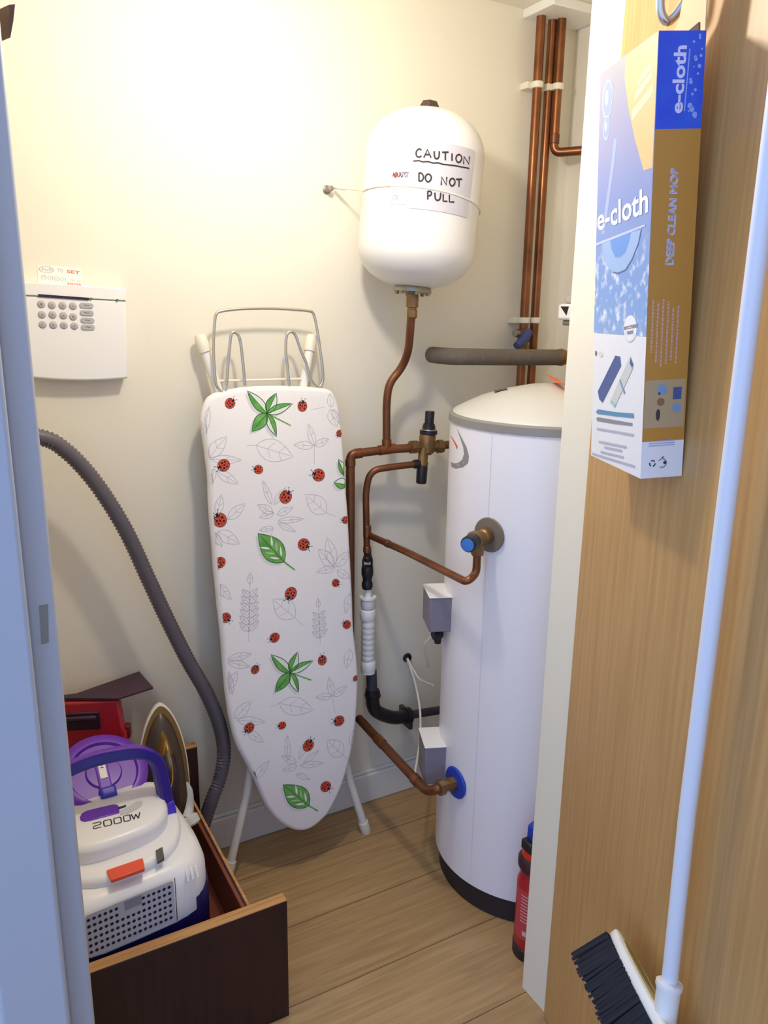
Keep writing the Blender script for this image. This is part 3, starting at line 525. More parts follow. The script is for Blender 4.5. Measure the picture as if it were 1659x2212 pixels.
mb = MB(); ring_on(mb, Lw[0].lerp(Lw[1], .33), Lw[1], .0135, .03); mb.build('coupling', COPPER2, inlet); mb = MB(); ring_on(mb, Lw[0].lerp(Lw[1], .92), Lw[1], .0135, .02); mb.build('coupling', COPPER2, inlet)
mb = MB(); mb.lathe([(.012, .0), (.018, .002), (.018, .016), (.013, .018), (.013, .03), (.017, .032), (.017, .046), (.010, .05)], along(bl+Vector((-.052, -.001, 0)), bl), 8); mb.build('compression_nut', BRASS, inlet, sharp=20)
# relief valve body on the run
V0 = Vector((1.0662,1.675,1.045))
rv = thing('relief_valve', 'brass pressure valve with black caps above and below left of the cylinder', 'valve', (V0.x, V0.y, V0.z-.07))
Mv = T(V0.x, V0.y, V0.z) @ Matrix.Rotation(.05, 4, 'Y')
mb = MB(); mb.lathe([(.012, -.02), (.019, -.014), (.0205, .004), (.021, .028), (.019, .032), (.012, .033)], Mv, 24)
Mx = Mv @ Matrix.Rotation(PI/2, 4, 'Y')
mb.lathe([(.011, -.05), (.0165, -.049), (.0165, -.03), (.014, -.026), (.014, .03), (.0175, .032), (.0175, .047), (.011, .049)], Mx, 8)
mb.lathe([(.0125, -.048), (.0145, -.046), (.0145, -.040), (.0125, -.036), (.0125, .0)], Mv @ T(-.012, -.004, 0), 20); mb.build('body', BRASS, rv, sharp=30)
mb = MB(); mb.lathe([(.018, .032), (.0225, .033), (.0225, .041), (.019, .042), (.0165, .047), (.0165, .054), (.0145, .056), (.0145, .059)], Mv @ T(.002, 0, 0), 24); mb.lathe([(.0118, .057), (.0122, .088), (.0115, .0905), (0, .0905)], Mv @ T(.002, 0, 0), 16); mb.build('upper_cap', BLACK_P, rv)
mb = MB(); mb.lathe([(.0165, .0425), (.0215, .0425), (.0215, .045), (.0165, .046)], Mv @ T(.002, 0, 0), 24); mb.build('ring', ALU, rv)
mb = MB(); mb.lathe([(.0, -.094), (.0125, -.0935), (.0135, -.09), (.0142, -.052), (.0125, -.046), (0, -.046)], Mv @ T(-.012, -.004, 0), 20); mb.build('lower_cap', BLACK_P, rv)
mb = MB(); mb.lathe([(.008, 0), (.0118, .002), (.0118, .02), (.010, .021), (.010, .027)], along(Vector((1.0256,1.672,1.0033)), Vector((1.0546,1.672,1.0033))), 8); mb.build('side_port', BLACK_P, rv, sharp=20)
mb = MB(); mb.tube([V0+Vector((.04, -.002, .001)), V0+Vector((.11, -.005, .002))], .0105, 14); mb.build('outlet_pipe', COPPER2, rv)
# discharge pipes into the black tundish
dz = thing('copper_pipe', 'curved copper pipe from the lower black cap down into the black tundish', 'pipe', (0.9102,1.7,0.7699))
Dp = [Vector(p) for p in [(1.0393,1.672,1.0034),(0.9721,1.68,1.0003),(0.9117,1.69,0.9942),(0.9045,1.7,0.9409),(0.9103,1.7,0.7636)]]
mb = MB(); mb.tube(fillet(Dp, .055, 8), .0085, 14); mb.build('pipe', COPPER, dz)
mb = MB(); ring_on(mb, Vector((0.9094,1.7,0.85)), Vector((0.9099,1.7,0.8009)), .0105, .03); mb.build('tee', COPPER2, dz); mb = MB(); ring_on(mb, Vector((0.91,1.7,0.7947)), Vector((0.9102,1.7,0.7699)), .0105, .016); mb.build('coupling', COPPER2, dz)
tp = Vector((0.9704,1.2716,0.9283)); tn = Vector((tp.x-1.194, tp.y-1.344, 0)).normalized()
tpipe = thing('copper_pipe', 'copper pipe sloping down to the right and hooking up to the blue capped valve', 'pipe', (0.9103,1.45,0.8352))
S1 = [Vector(p) for p in [(0.915,1.7,0.8236),(0.9216,1.52,0.8273),(0.8985,1.262,0.8455),(0.9063,1.225,0.8598),(0.9277,1.245,0.9012)]]
S1[4] = tp+tn*.040+Vector((0, 0, -.028)); S1[3] = Vector((S1[4].x, S1[4].y, S1[3].z))
mb = MB(); mb.tube(fillet([S1[0], S1[1], S1[2]+Vector((.008, -.006, -.007)), S1[3]+Vector((0, 0, -.008)), S1[4]], .04, 8), .0085, 14); mb.build('pipe', COPPER2, tpipe)
mb = MB(); ring_on(mb, S1[0].lerp(S1[1], .48), S1[1], .0098, .012); mb.build('coupling', COPPER, tpipe)
trv = thing('relief_valve', 'brass valve with a black knob and blue cap on the front of the cylinder', 'valve', tuple(tp+Vector((0, 0, -.04))))
mb = MB(); mb.lathe([(0, -.004), (.036, -.003), (.0375, .001), (.036, .004), (0, .005)], along(tp, tp+tn), 36); mb.build('escutcheon', mat('brown_grey_disc', '#7f7468', .5, .2), trv)
mb = MB(); mb.lathe([(.013, .004), (.017, .008), (.017, .024), (.014, .028), (.014, .045), (.018, .047), (.018, .056), (.012, .06)], along(tp, tp+tn), 18); mb.lathe([(.012, -.036), (.0135, -.034), (.0135, -.014), (.011, -.01), (.011, .0)], T(*(tp+tn*.040)), 8); mb.build('body', BRASS, trv, sharp=30)
kc = tp+tn*.048; kd = Vector((-.80, -.52, -.02)).normalized()
mb = MB(); mb.lathe([(.012, .006), (.0155, .010), (.0168, .014), (.0168, .040), (.0152, .043), (.0, .043)], along(kc, kc+kd), 28); kb = mb.build('knob', BLACK_P, trv)
mb = MB(); mb.lathe([(.0135, .0428), (.0135, .045), (.0, .0458)], along(kc, kc+kd), 28); mb.build('cap', mat('blue_knob_cap', '#3f78c8', .4), kb)
# tundish, waste trap, elbow
tx = [Vector(p) for p in [(0.9115,1.7,0.7821),(0.9139,1.7,0.6787),(0.9262,1.705,0.4408)]]
td = thing('tundish', 'black plastic tundish cup with an open window under the copper pipes', 'tundish', tuple(tx[1]))
mz = lambda v: Vector((0.912,1.7,0.7321)) if False else None
def zat(v): return tx[0].z+(tx[1].z-tx[0].z)*(v-1190)/(1272-1190)
Mt = T(tx[0].x, tx[0].y, 0)
mb = MB(); mb.lathe([(.007, zat(1184)), (.0098, zat(1185)), (.0098, zat(1200)), (.0085, zat(1202)), (.0085, zat(1212)), (.005, zat(1214))], Mt, 20)
for sg in (-1, 1): mb.tube([Vector((tx[0].x+sg*.008, tx[0].y, zat(1199))), Vector((tx[0].x+sg*.0125, tx[0].y, zat(1209))), Vector((tx[0].x+sg*.0125, tx[0].y, zat(1226)))], .003, 8)
mb.lathe([(.0, zat(1272)), (.0125, zat(1271)), (.0145, zat(1266)), (.0145, zat(1259)), (.0118, zat(1254)), (.0122, zat(1248)), (.0155, zat(1240)), (.0155, zat(1228)), (.0142, zat(1223)), (.012, zat(1225)), (.0, zat(1230))], Mt, 24)
mb.build('cup', BLACK_P, td, sharp=50)
tr = thing('waste_valve', 'white plastic ribbed waste trap below the black tundish', 'waste trap', tuple(tx[2]))
def zb(v): return tx[1].z+(tx[2].z-tx[1].z)*(v-1272)/(1450-1272)
Mw = frame((tx[1].x, tx[1].y, tx[1].z), (1, 0, 0), (0, 1, 0)); M2 = Matrix.Translation((tx[1].x, tx[1].y, 0))
sh = Matrix.Identity(4)
def wl(prof): return [(r, zb(v)) for r, v in prof]
mb = MB(); mb.lathe(wl([(.0085, 1268), (.0085, 1288), (.0095, 1292)]), M2, 24); mb.lathe(wl([(.009, 1290), (.022, 1288), (.022, 1291), (.0185, 1294), (.0185, 1308), (.016, 1311)]), M2, 28); mb.build('inlet', WHITE_P, tr)
mb = MB(); mb.lathe(wl([(.015, 1313), (.0195, 1315), (.021, 1320), (.021, 1329), (.0185, 1335), (.014, 1336)]), M2, 28); mb.build('lock_ring', WHITE_P, tr)
pr = [(.0165, 1335)]
for k in range(7):
    v = 1344+k*11.5; pr += [(.0172, v), (.0185, v+5), (.0172, v+6.5)]
pr += [(.0168, 1424)]
mb = MB(); mb.lathe(wl(pr), M2 @ T(.0015, 0, 0), 28); mb.build('ribbed_body', WHITE_P, tr, sharp=60)
mb = MB(); mb.lathe(wl([(.016, 1421), (.019, 1424), (.0205, 1431), (.0205, 1440), (.019, 1444), (.019, 1449), (.014, 1450)]), M2 @ T(.003, 0, 0), 28); mb.build('lock_ring', WHITE_P, tr)
el = thing('drain_pipe', 'black plastic drain pipe and elbow below the white waste trap', 'pipe', (0.9689,1.7,0.2807))
E1 = [Vector(p) for p in [(0.9263,1.7,0.4457),(0.9301,1.7,0.3671),(0.9421,1.7,0.3226),(1.0011,1.705,0.284),(1.0504,1.712,0.2751),(1.2071,1.722,0.2526)]]
mb = MB(); mb.tube(fillet([E1[0], E1[1]], .01, 2), .0145, 18); mb.build('pipe', DGREY, el)
mb = MB(); mb.tube(spline([E1[1]+Vector((0, 0, .022)), E1[1], E1[2], E1[3], E1[4]], 6), .0185, 18); mb.lathe([(.018, 0), (.0215, .001), (.0215, .013), (.018, .014)], along(E1[1]+Vector((0, 0, .012)), E1[2]), 22); mb.lathe([(.018, 0), (.024, .001), (.024, .016), (.016, .018)], along(E1[4]-Vector((.010, .001, 0)), E1[5]), 22); mb.build('elbow', BLACK_P, el)
mb = MB(); mb.tube([E1[4], E1[5]], .012, 16); mb.build('pipe', DGREY, el)
P = Vector((1.0636,1.715,0.2485)); mb = MB(); mb.box(P.x-.006, P.x+.006, P.y-.004, 1.772, P.z-.022, P.z+.03); mb.build('bracket', DGREY, el, bevel=.002)

# risers in the corner
def riser(px, y, r, zb_, lab):
    x = px; t = thing('copper_pipe', lab, 'pipe', (x, y, zb_), 'copper risers in the corner'); mb = MB(); mb.tube([(x, y, zb_), (x, y, ZC)], r, 18); mb.build('pipe', COPPER2, t); return t
r1 = riser(1.405, 1.735, .0115, .02, 'leftmost of the upright copper pipes in the corner')
r2 = riser(1.448, 1.742, .0115, .02, 'middle upright copper pipe running down the corner behind the blue valve')
b3 = Vector((1.4609,1.722,1.7834))
t = thing('copper_pipe', 'rightmost upright copper pipe bending right along the wall above the cylinder', 'pipe', (b3.x, 1.722, b3.z), 'copper risers in the corner')
mb = MB(); mb.tube(fillet([(b3.x, 1.722, ZC), (b3.x, 1.722, b3.z), (1.515, 1.66, b3.z+.002), (1.515, 1.10, b3.z+.01)], .02, 6), .0112, 18); mb.build('pipe', COPPER2, t)
mb = MB(); ring_on(mb, Vector((b3.x, 1.722, b3.z+.045)), Vector((b3.x, 1.722, b3.z)), .0128, .024); mb.build('elbow', COPPER, t)
for x, y, z, n_, lab in ((1.405, 1.735, 1.9383, 1, 'white pipe clip around the leftmost copper riser'), (b3.x, 1.722, 1.9385, 1, 'white pipe clip around the copper riser that bends right'), (1.405, 1.735, 1.359, 2, 'white double pipe clip low on the two copper risers above the blue valve')):
    mb = MB()
    for k in range(n_): mb.lathe([(.0118, -.008), (.0155, -.007), (.0155, .007), (.0118, .008)], T(x+k*.043, y+k*.007, z), 22)
    mb.box(x-.026, x+.02+.043*(n_-1), y+.008, YB, z-.008, z+.008)
    tag(mb.build('pipe_clip', IVORY_P, None, bevel=.0015), lab, 'pipe clip', 'white pipe clips on the copper risers')
q0 = Vector((1.3867,1.715,1.307))
bv = thing('valve', 'blue handled valve on the copper risers above the grey foam pipe', 'valve', (q0.x, q0.y, q0.z))
mb = MB(); mb.lathe([(.013, -.03), (.018, -.028), (.018, -.014), (.0145, -.010), (.0145, .010), (.018, .014), (.018, .028), (.013, .03)], T(1.405, 1.735, q0.z), 8); mb.build('body', BRASS, bv, sharp=20)
mb = MB(); mb.tube([(1.3964,1.7,1.3318),(1.3766,1.695,1.3102),(1.3489,1.69,1.2925)], [.011, .013, .011], 12); mb.tube([(1.405, 1.73, q0.z), (q0.x, 1.695, q0.z)], .007, 10); mb.build('lever', mat('blue_lever', '#3a437c', .5), bv)
mb = MB(); mb.lathe([(.005, 0), (.009, .001), (.009, .016), (0, .018)], along(Vector((1.3689,1.71,1.323)), Vector((1.3265,1.7,1.3294))), 12); mb.build('stem_knob', ZINC, bv)
# foam-lagged pipe
I0, I1 = Vector((1.1026,1.62,1.2723)), Vector((1.4291,1.62,1.2663))
ins = thing('insulated_pipe', 'horizontal pipe lagged in grey foam above the cylinder', 'pipe', (I0.x, 1.62, I0.z-.02))
mb = MB(); mb.tube(spline([I0+Vector((.0, .10, 0)), I0+Vector((-.001, .06, 0)), I0+Vector((.006, .015, 0)), I0+Vector((.04, 0, 0)), I0.lerp(I1, .5), I1], 6), .0205, 22); mb.build('foam_lagging', FOAM, ins)
mb = MB(); mb.lathe([(0, -.024), (.014, -.02), (.0215, -.008), (.0225, .004), (.018, .016), (.012, .02), (.012, .05)], along(I1+Vector((.012, 0, 0)), I1+Vector((.1, -.12, 0))), 24); mb.build('end_fitting', BRASS, ins, sharp=60)
# hot pipe rising from the cylinder top, with its fittings
hp = (1.2504,1.36,1.4939); hx, hy = hp[0], hp[1]
hot = thing('copper_pipe', 'copper pipe with fittings rising from the cylinder top beside the door lining', 'pipe', (hx, hy, 1.22))
mb = MB(); mb.tube([(hx, hy, 1.215), (hx, hy, 2.0)], .0085, 16); mb.build('pipe', COPPER, hot)
for v, rr in ((372, .0115), (443, .012), (461, .0115), (535, .012), (553, .0125), (566, .0105), (620, .0122), (738, .0125), (750, .0125)):
    z = 1.38+(hp[2]-1.38)+0; z = None
    mb = MB(); zc = 1.6692 + (v-372)*(1.3184-1.6692)/(738-372)
    mb.lathe([(.0085, -.012), (rr, -.009), (rr+.0012, 0), (rr, .009), (.0085, .012)], T(hx, hy, zc), 12); mb.build('fitting', COPPER2, hot)
g = Vector((1.2652,1.4,1.3864))
zv = thing('zone_valve', 'white plastic valve head with a dark window beside the door lining', 'valve', (g.x, g.y, g.z-.03))
mb = MB(); mb.box(g.x-.012, g.x+.06, g.y-.04, g.y+.03, g.z-.022, g.z+.014); mb.build('body', WHITE_P, zv, bevel=.006)
mb = MB(); mb.box(g.x-.003, g.x+.05, g.y-.03, g.y+.02, g.z+.014, g.z+.032); mb.build('cover', mat('clear_grey_plastic', '#b9b6ae', .3), zv, bevel=.006)
mb = MB(); mb.loft([[Vector((g.x-.0125, g.y+y, g.z+z)) for y, z in ((.02, .008), (-.008, .008), (-.002, -.012))], [Vector((g.x-.0115, g.y+y, g.z+z)) for y, z in ((.02, .008), (-.008, .008), (-.002, -.012))]]); mb.build('window', BLACK_P, zv)
mb = MB(); mb.box(g.x-.004, g.x+.05, g.y-.03, g.y+.02, g.z-.034, g.z-.022); mb.build('base', ZINC, zv, bevel=.003)
mb = MB(); mb.tube([(g.x+.02, g.y, g.z-.03), (g.x+.02, g.y, 1.21)], .008, 12); mb.build('pipe', COPPER, zv)

# ================================================================ HOT WATER CYLINDER
CX, CY, CR = 1.194, 1.344, .235
cy = thing('hot_water_cylinder', 'tall white hot water cylinder with a light grey domed top', 'water cylinder', (CX, CY, 0)); Mc = T(CX, CY, 0)
mb = MB(); mb.lathe([(CR-.006, .062), (CR, .066), (CR, 1.145), (CR-.004, 1.147)], Mc, 96); mb.build('shell', mat('white_cylinder_enamel', '#eceaf0', .33), cy)
mb = MB(); mb.lathe([(CR-.03, .0), (CR-.012, .002), (CR-.012, .062)], Mc, 96); mb.build('base', mat('dark_base', '#2a2226', .6), cy)
mb = MB(); mb.lathe([(CR-.002, 1.143), (CR+.003, 1.145), (CR+.003, 1.160), (CR-.004, 1.164)], Mc, 96); rm = mb.build('rim', MGREY, cy)
mb = MB(); mb.lathe([(CR-.003, 1.160), (CR-.008, 1.168), (.208, 1.178), (.17, 1.196), (.126, 1.211), (.066, 1.224), (.03, 1.228), (0, 1.229)], Mc, 96); mb.build('dome', LGREY, cy, sharp=70)
def cs(a, z, l=0): return Vector((CX+(CR+.0006+l*.0002)*math.cos(a), CY+(CR+.0006+l*.0002)*math.sin(a), z))
cfn = lambda x, y, l: cs(x/CR, y, l)
mb = MB()
OUTL = [(2.8981,1.1382),(3.0194,1.1204),(3.1153,1.103),(3.1572,1.0848),(3.1476,1.0695),(3.067,1.0571),(2.9261,1.0478),(2.8024,1.0462)]; INL = [(2.8981,1.1382),(2.9918,1.1194),(3.0607,1.101),(3.0817,1.0868),(3.0534,1.0726),(2.9741,1.0622),(2.8854,1.0573),(2.7782,1.0556)]
n_ = len(OUTL); vs = [cs(a, z, 1) for a, z in OUTL+INL]; mb.add(vs, [(i, i+1, n_+i+1, n_+i) for i in range(n_-1)], 0)
O2 = [(2.7365,1.1121),(2.8315,1.1084),(2.9019,1.103),(2.9497,1.0977),(2.9407,1.0933)]; I2 = [(2.7381,1.1101),(2.8172,1.1058),(2.8781,1.1),(2.9172,1.0954),(2.9189,1.0914)]
n_ = len(O2); mb.add([cs(a, z, 1) for a, z in O2+I2], [(i, i+1, n_+i+1, n_+i) for i in range(n_-1)], 1)
mb.build('logo', [mat('grey_logo', '#8f8a8a', .5), mat('red_logo', '#e0532f', .5)], cy, recalc=False)
sa = 3.4337
mb = MB(); ribbon(mb, cfn, [(sa*CR, .08), (sa*CR, .6), (sa*CR, 1.14)], .0012, 0, 1); mb.build('seam', mat('seam_line', '#dedce4', .4), cy, recalc=False)
bn = Vector((bl.x-CX, bl.y-CY, 0)).normalized()
mb = MB(); mb.lathe([(0, -.003), (.037, -.002), (.0385, .002), (.036, .005), (.016, .007), (0, .007)], along(bl, bl+bn), 40); mb.build('inlet_disc', BLUE_P, cy)['label'] = 'bright blue disc around the lower inlet'
# the two terminal boxes on the far-left flank
def tbox(v0, v1, lab):
    a = math.radians(172); rd = Vector((math.cos(a), math.sin(a), 0)); tg_ = Vector((-rd.y, rd.x, 0)); z1, z0 = v0, v1
    a = math.radians(158); rd = Vector((math.cos(a), math.sin(a), 0)); tg_ = Vector((-rd.y, rd.x, 0)); c = Vector((CX, CY, 0))+rd*(CR-.01)
    mb = MB(); M_ = frame((c.x, c.y, 0), rd, tg_, (0, 0, 1)); mb.box(0, .056, -.045, .045, z0, z1, M_); o = mb.build('terminal_box', mat('violet_grey_plastic', '#817c8a', .5), cy, bevel=.003)
    mb = MB(); mb.box(.004, .058, -.047, .047, z1, z1+.003, M_); mb.build('box_lid', WHITE_P, o, bevel=.001)
    mb = MB(); mb.lathe([(0, -.034), (.008, -.034), (.009, -.02), (.013, -.018), (.013, -.004), (.010, 0)], T(*(c+rd*.026+Vector((0, 0, z0-.012)))), 12); mb.lathe([(.008, 0), (.012, .002), (.012, .02), (.008, .022)], along(c+rd*.02+Vector((0, 0, z0-.022)), c+rd*.06-tg_*-.02+Vector((0, 0, z0-.026))), 10); mb.build('cable_gland', BLACK_P, o)
    return c, rd, tg_, z0
ZT = [0.7501,0.6668,0.3709,0.2718]
q1 = tbox(ZT[0], ZT[1], 'upper'); q2 = tbox(ZT[2], ZT[3], 'lower')
mb = MB(); tg3 = T(CX, CY, 0); DA = (1.1375,1.4931,1.2)
da = math.radians(147); dr = .15
mb.lathe([(.112, 1.2155), (.140, 1.2085)], T(CX, CY, .001), 6, 0, da-.14, da+.14); mb.build('dome_label', mat('dark_grey_label', '#5f5a60', .5), cy, recalc=False)
# orange tag lying on the dome
og = [(1.2154,1.3936,1.24),(1.1546,1.2902,1.235),(1.1465,1.2483,1.235)]
mb = MB(); mb.tube(spline(og, 6), .004, 4, flat=(.022, .0015), up=(0, 1, .2)); tag(mb.build('warning_tag', mat('orange_red_tag', '#e8683a', .5)), 'small orange tag on top of the cylinder dome', 'tag')
# white cables
def cable(pts, lab, r=.0032):
    mb = MB(); mb.tube(spline(pts, 6), r, 10); return tag(mb.build('cable', mat('white_flex', '#eae6d8', .45)), lab, 'cable', 'white cables beside the cylinder')
hole = Vector((1.081,1.772,0.4207))
cable([(1.0805,1.771,0.4155),(1.079,1.75,0.4017),(1.0742,1.71,0.3633),(1.0583,1.66,0.3196),(1.0239,1.6,0.2817),(0.9739,1.53,0.2714),(0.9226,1.46,0.2753),(0.9108,1.44,0.262)], 'long white cable hanging from the black wall hole down past the lower terminal box')
cable([(1.082,1.771,0.4181),(1.0803,1.755,0.4108),(1.0871,1.74,0.3899),(1.089,1.71,0.3769),(1.072,1.62,0.4041)], 'short white cable from the black wall hole going behind the cylinder')
ce = q1[0]+q1[1]*.062+q1[2]*.02+Vector((0, 0, q1[3]-.03))
cable([(0.9747,1.46,0.6281),(0.9668,1.47,0.6246),(0.967,1.49,0.6048),(0.984,1.53,0.5659),(1.0423,1.6,0.4733)], 'short white cable curving from the black gland under the upper terminal box')
cable([(0.963,1.42,0.2485),(0.9422,1.43,0.2543),(0.9417,1.45,0.2428)], 'white cable stub in the gland beside the thick copper pipe bend')
mb = MB(); mb.lathe([(.009, .0), (.014, .001), (.012, .006), (.009, .006), (.008, .001)], frame(hole, (1, 0, 0), (0, 0, 1), (0, -1, 0)), 20); tag(mb.build('cable_grommet', BLACK_P), 'black grommet in the wall where two white cables come out', 'grommet')

# ================================================================ FIRE EXTINGUISHER
EX, EY, ER = 1.016, 1.105, .040
fe = thing('fire_extinguisher', 'small red fire extinguisher with a blue lever on the floor behind the door lining', 'fire extinguisher', (EX, EY, 0)); Me = T(EX, EY, 0)
mb = MB(); mb.lathe([(ER-.002, .026), (ER, .03), (ER, .185), (ER-.006, .2), (.026, .212), (.018, .216)], Me, 40); mb.build('bottle', mat('red_enamel', '#b3202c', .35, 0, '#a81b26', 30), fe)
mb = MB(); mb.lathe([(ER-.004, 0), (ER+.0015, .001), (ER+.0015, .026), (ER-.002, .028)], Me, 40); mb.build('base', BLACK_P, fe)
fx = lambda x, y, l: Vector((EX+(ER+.0004+l*.0003)*math.cos(x/ER), EY+(ER+.0004+l*.0003)*math.sin(x/ER), y))
mb = MB(); a_ = math.radians(225)
def lband(a0, a1, z0, z1, mi, l):
    n = 10; g = []
    for k in range(n+1): a = math.radians(a0+(a1-a0)*k/n)*ER; g += [fx(a, z0, l), fx(a, z1, l)]
    mb.add(g, [(2*k, 2*k+2, 2*k+3, 2*k+1) for k in range(n)], mi)
lband(160, 300, .055, .178, 0, 1)
for k in range(9): lband(185, 262-7*(k % 3), .100+k*.008, .1025+k*.008, 1, 2)
lband(196, 214, .066, .078, 1, 2); lband(222, 240, .066, .078, 1, 2)
mb.build('label', [mat('pink_red_label', '#c0404a', .5), mat('pale_label_print', '#e0b0b0', .6)], fe, recalc=False)
mb = MB(); mb.lathe([(.02, .212), (ER-.002, .218), (ER+.001, .224), (ER+.001, .240), (.034, .250), (.03, .252)], Me, 32); mb.build('collar', mat('dark_plum_plastic', '#3b1c28', .5), fe)
mb = MB(); mb.lathe([(.032, .246), (.034, .25), (.033, .272), (.026, .282), (.018, .284)], Me, 28); mb.build('head', mat('orange_red_plastic', '#d8391f', .4), fe)
mb = MB(); mb.box(EX-.036, EX-.014, EY-.016, EY+.016, .268, .292); mb.lathe([(.016, .28), (.016, .305), (.012, .31)], Me, 16); mb.build('nozzle', BLACK_P, fe, bevel=.004)
mb = MB(); mb.loft([[Vector((EX-.022+.01*k, EY+y, z+.004*k)) for y, z in ((-.016, .286), (.016, .286), (.014, .322), (-.014, .322))] for k in (0, 1, 3)]); mb.build('lever', BLUE_P, fe, bevel=.004)
mb = MB(); mb.tube([Vector((EX-.026+.004*math.sin(a)*0, EY-.03+.013*math.cos(a)*1.0, .270+.018*math.sin(a))) for a in [2*PI*k/20 for k in range(21)]], .0026, 8); mb.build('pull_ring', mat('orange_ring', '#ee5a25', .4), fe)

# ================================================================ DRAWER CRATE AND WHAT STANDS IN IT
dr = thing('drawer', 'dark wooden drawer on the floor holding the vacuum cleaner and the iron', 'drawer', (.25, 1.4, 0))
FZ, FY = .272, 1.2055
mb = MB(); mb.box(-.06, .478, FY, FY+.024, 0, FZ); fp = mb.build('front_panel', DARKW, dr, bevel=.0012); fp['label'] = 'dark front board with a tan top edge'
mb = MB(); mb.box(-.06, .478, FY+.0004, FY+.0236, FZ, FZ+.0022); mb.build('top_edge', TANW, fp, bevel=.001)
mb = MB(); mb.box(.398, .415, FY+.024, 1.69, .03, .262); sd = mb.build('side_panel', REDW, dr, bevel=.002)
mb = MB(); mb.box(.4095, .4147, FY+.03, 1.68, .262, .2636); mb.build('top_edge', TANW, sd)
mb = MB(); mb.box(.405, .4088, FY+.024, 1.69, .2616, .2624); mb.build('groove', DARKW, sd)
mb = MB(); mb.box(-.05, -.033, FY+.024, 1.69, .03, .262); mb.build('side_panel', REDW, dr, bevel=.002)
mb = MB(); mb.box(.295, .447, 1.69, 1.715, .0, .356); bp_ = mb.build('back_panel', DARKW, dr, bevel=.002)
mb = MB(); mb.box(.295, .447, 1.6905, 1.7145, .356, .358); mb.build('top_edge', TANW, bp_)
mb = MB(); mb.box(-.033, .398, FY+.024, 1.69, .150, .165); mb.build('bottom_panel', REDW, dr)

# --- vacuum cleaner
VC = Vector((.193, 1.43, .165)); YW = math.radians(6)
vac = thing('vacuum_cleaner', 'white and purple cylinder vacuum cleaner standing in the dark drawer', 'vacuum cleaner', tuple(VC))
def vw(x, y, z): return Vector((VC.x+x*math.cos(YW)-y*math.sin(YW), VC.y+x*math.sin(YW)+y*math.cos(YW), z))   # y=0 is mid length, negative towards the door
def dshape(hw, yf, yb, p=3.0, n=26, rb=.5):
    pts = []
    for k in range(n+1):
        a = PI*k/n; c, s_ = math.cos(a), math.sin(a)
        pts.append((-hw*math.copysign(abs(c)**(2/p), c), yb-.02-(yb-.02-yf)*(s_**(2/p) if s_ > 0 else 0)))
    for k in range(1, 8):
        a = PI*k/8; pts.append((hw*math.cos(a)*1.0, yb-.02+.02*math.sin(a)))
    return pts
def tier(name, mats, layers, parent, p=3.0, **kw):
    mb = MB(); mb.loft([[vw(x, y, z) for x, y in dshape(hw, yf, yb, p)] for hw, yf, yb, z in layers]); return mb.build(name, mats, parent, **kw)
VWHITE = mat('vacuum_white', '#f2f0ee', .3); PURP = mat('purple_plastic', '#6a2fb0', .3); DBLUE = mat('dark_indigo_plastic', '#1f1a55', .35)
tier('base', DBLUE, [(.14, -.165, .09, .167), (.160, -.183, .095, .18), (.160, -.183, .095, .30), (.154, -.178, .09, .31)], vac, 5.5, sharp=50)
tier('body', VWHITE, [(.152, -.180, .085, .262), (.158, -.1855, .09, .275), (.156, -.186, .09, .340), (.149, -.178, .085, .364), (.134, -.160, .08, .378)], vac, 5, sharp=65)
tier('rim', VWHITE, [(.136, -.152, .075, .368), (.136, -.156, .075, .386), (.133, -.150, .073, .394), (.126, -.142, .07, .3965)], vac, 2.7, sharp=60)
tier('cover', VWHITE, [(.113, -.104, .058, .392), (.113, -.108, .058, .420), (.109, -.102, .055, .430), (.100, -.093, .050, .434)], vac, 3.2, sharp=60)
# grille
gz0, gz1 = .281, .366
gfn = lambda x, y, l: vw(x-.018, -.1872-l*.0004, y)
mb = MB(); gl = [(-.08, gz0), (.08, gz0), (.08, gz1-.004), (.078, gz1), (-.072, gz1), (-.08, gz1-.010)]
mb.loft([[gfn(x, y, -5) for x, y in gl], [gfn(x, y, 1) for x, y in gl]], 0); grille = mb.build('vent_grille', mat('grille_grey_plastic', '#b9b9c6', .45), vac)
mb = MB()
for r_ in range(6):
    for c_ in range(16):
        if r_ >= 4 and 6 <= c_ <= 9: continue
        fillp(mb, gfn, circle(-.0715+c_*.00955, gz0+.0085+r_*.0132, .0031, None, 10), 0, 2.6)
for r_ in range(1): fillp(mb, gfn, rect(-.0095, .021, gz1-.021, gz1-.003), 1, 2.6)
mb.build('vent_holes', [mat('hole_black', '#15121c', .8), mat('latch_grey', '#8d8b9c', .4)], grille, recalc=False)
mb = MB(); mb.loft([[gfn(x, y, 1) for x, y in rect(.0825, .0837, gz0-.004, gz1+.004)], [gfn(x, y, 2) for x, y in rect(.0825, .0837, gz0-.004, gz1+.004)]]); mb.build('panel_gap', INK, vac)
for k in range(3):
    mb = MB(); x = .088+k*.009; mb.loft([[vw(x, -.178, .352), vw(x+.0045, -.178, .352), vw(x+.0045, -.178, .372), vw(x, -.178, .372)], [vw(x, -.190, .352), vw(x+.0045, -.190, .352), vw(x+.0045, -.183, .368), vw(x, -.183, .368)]]); mb.build('clip_rib', VWHITE, vac, bevel=.0008)
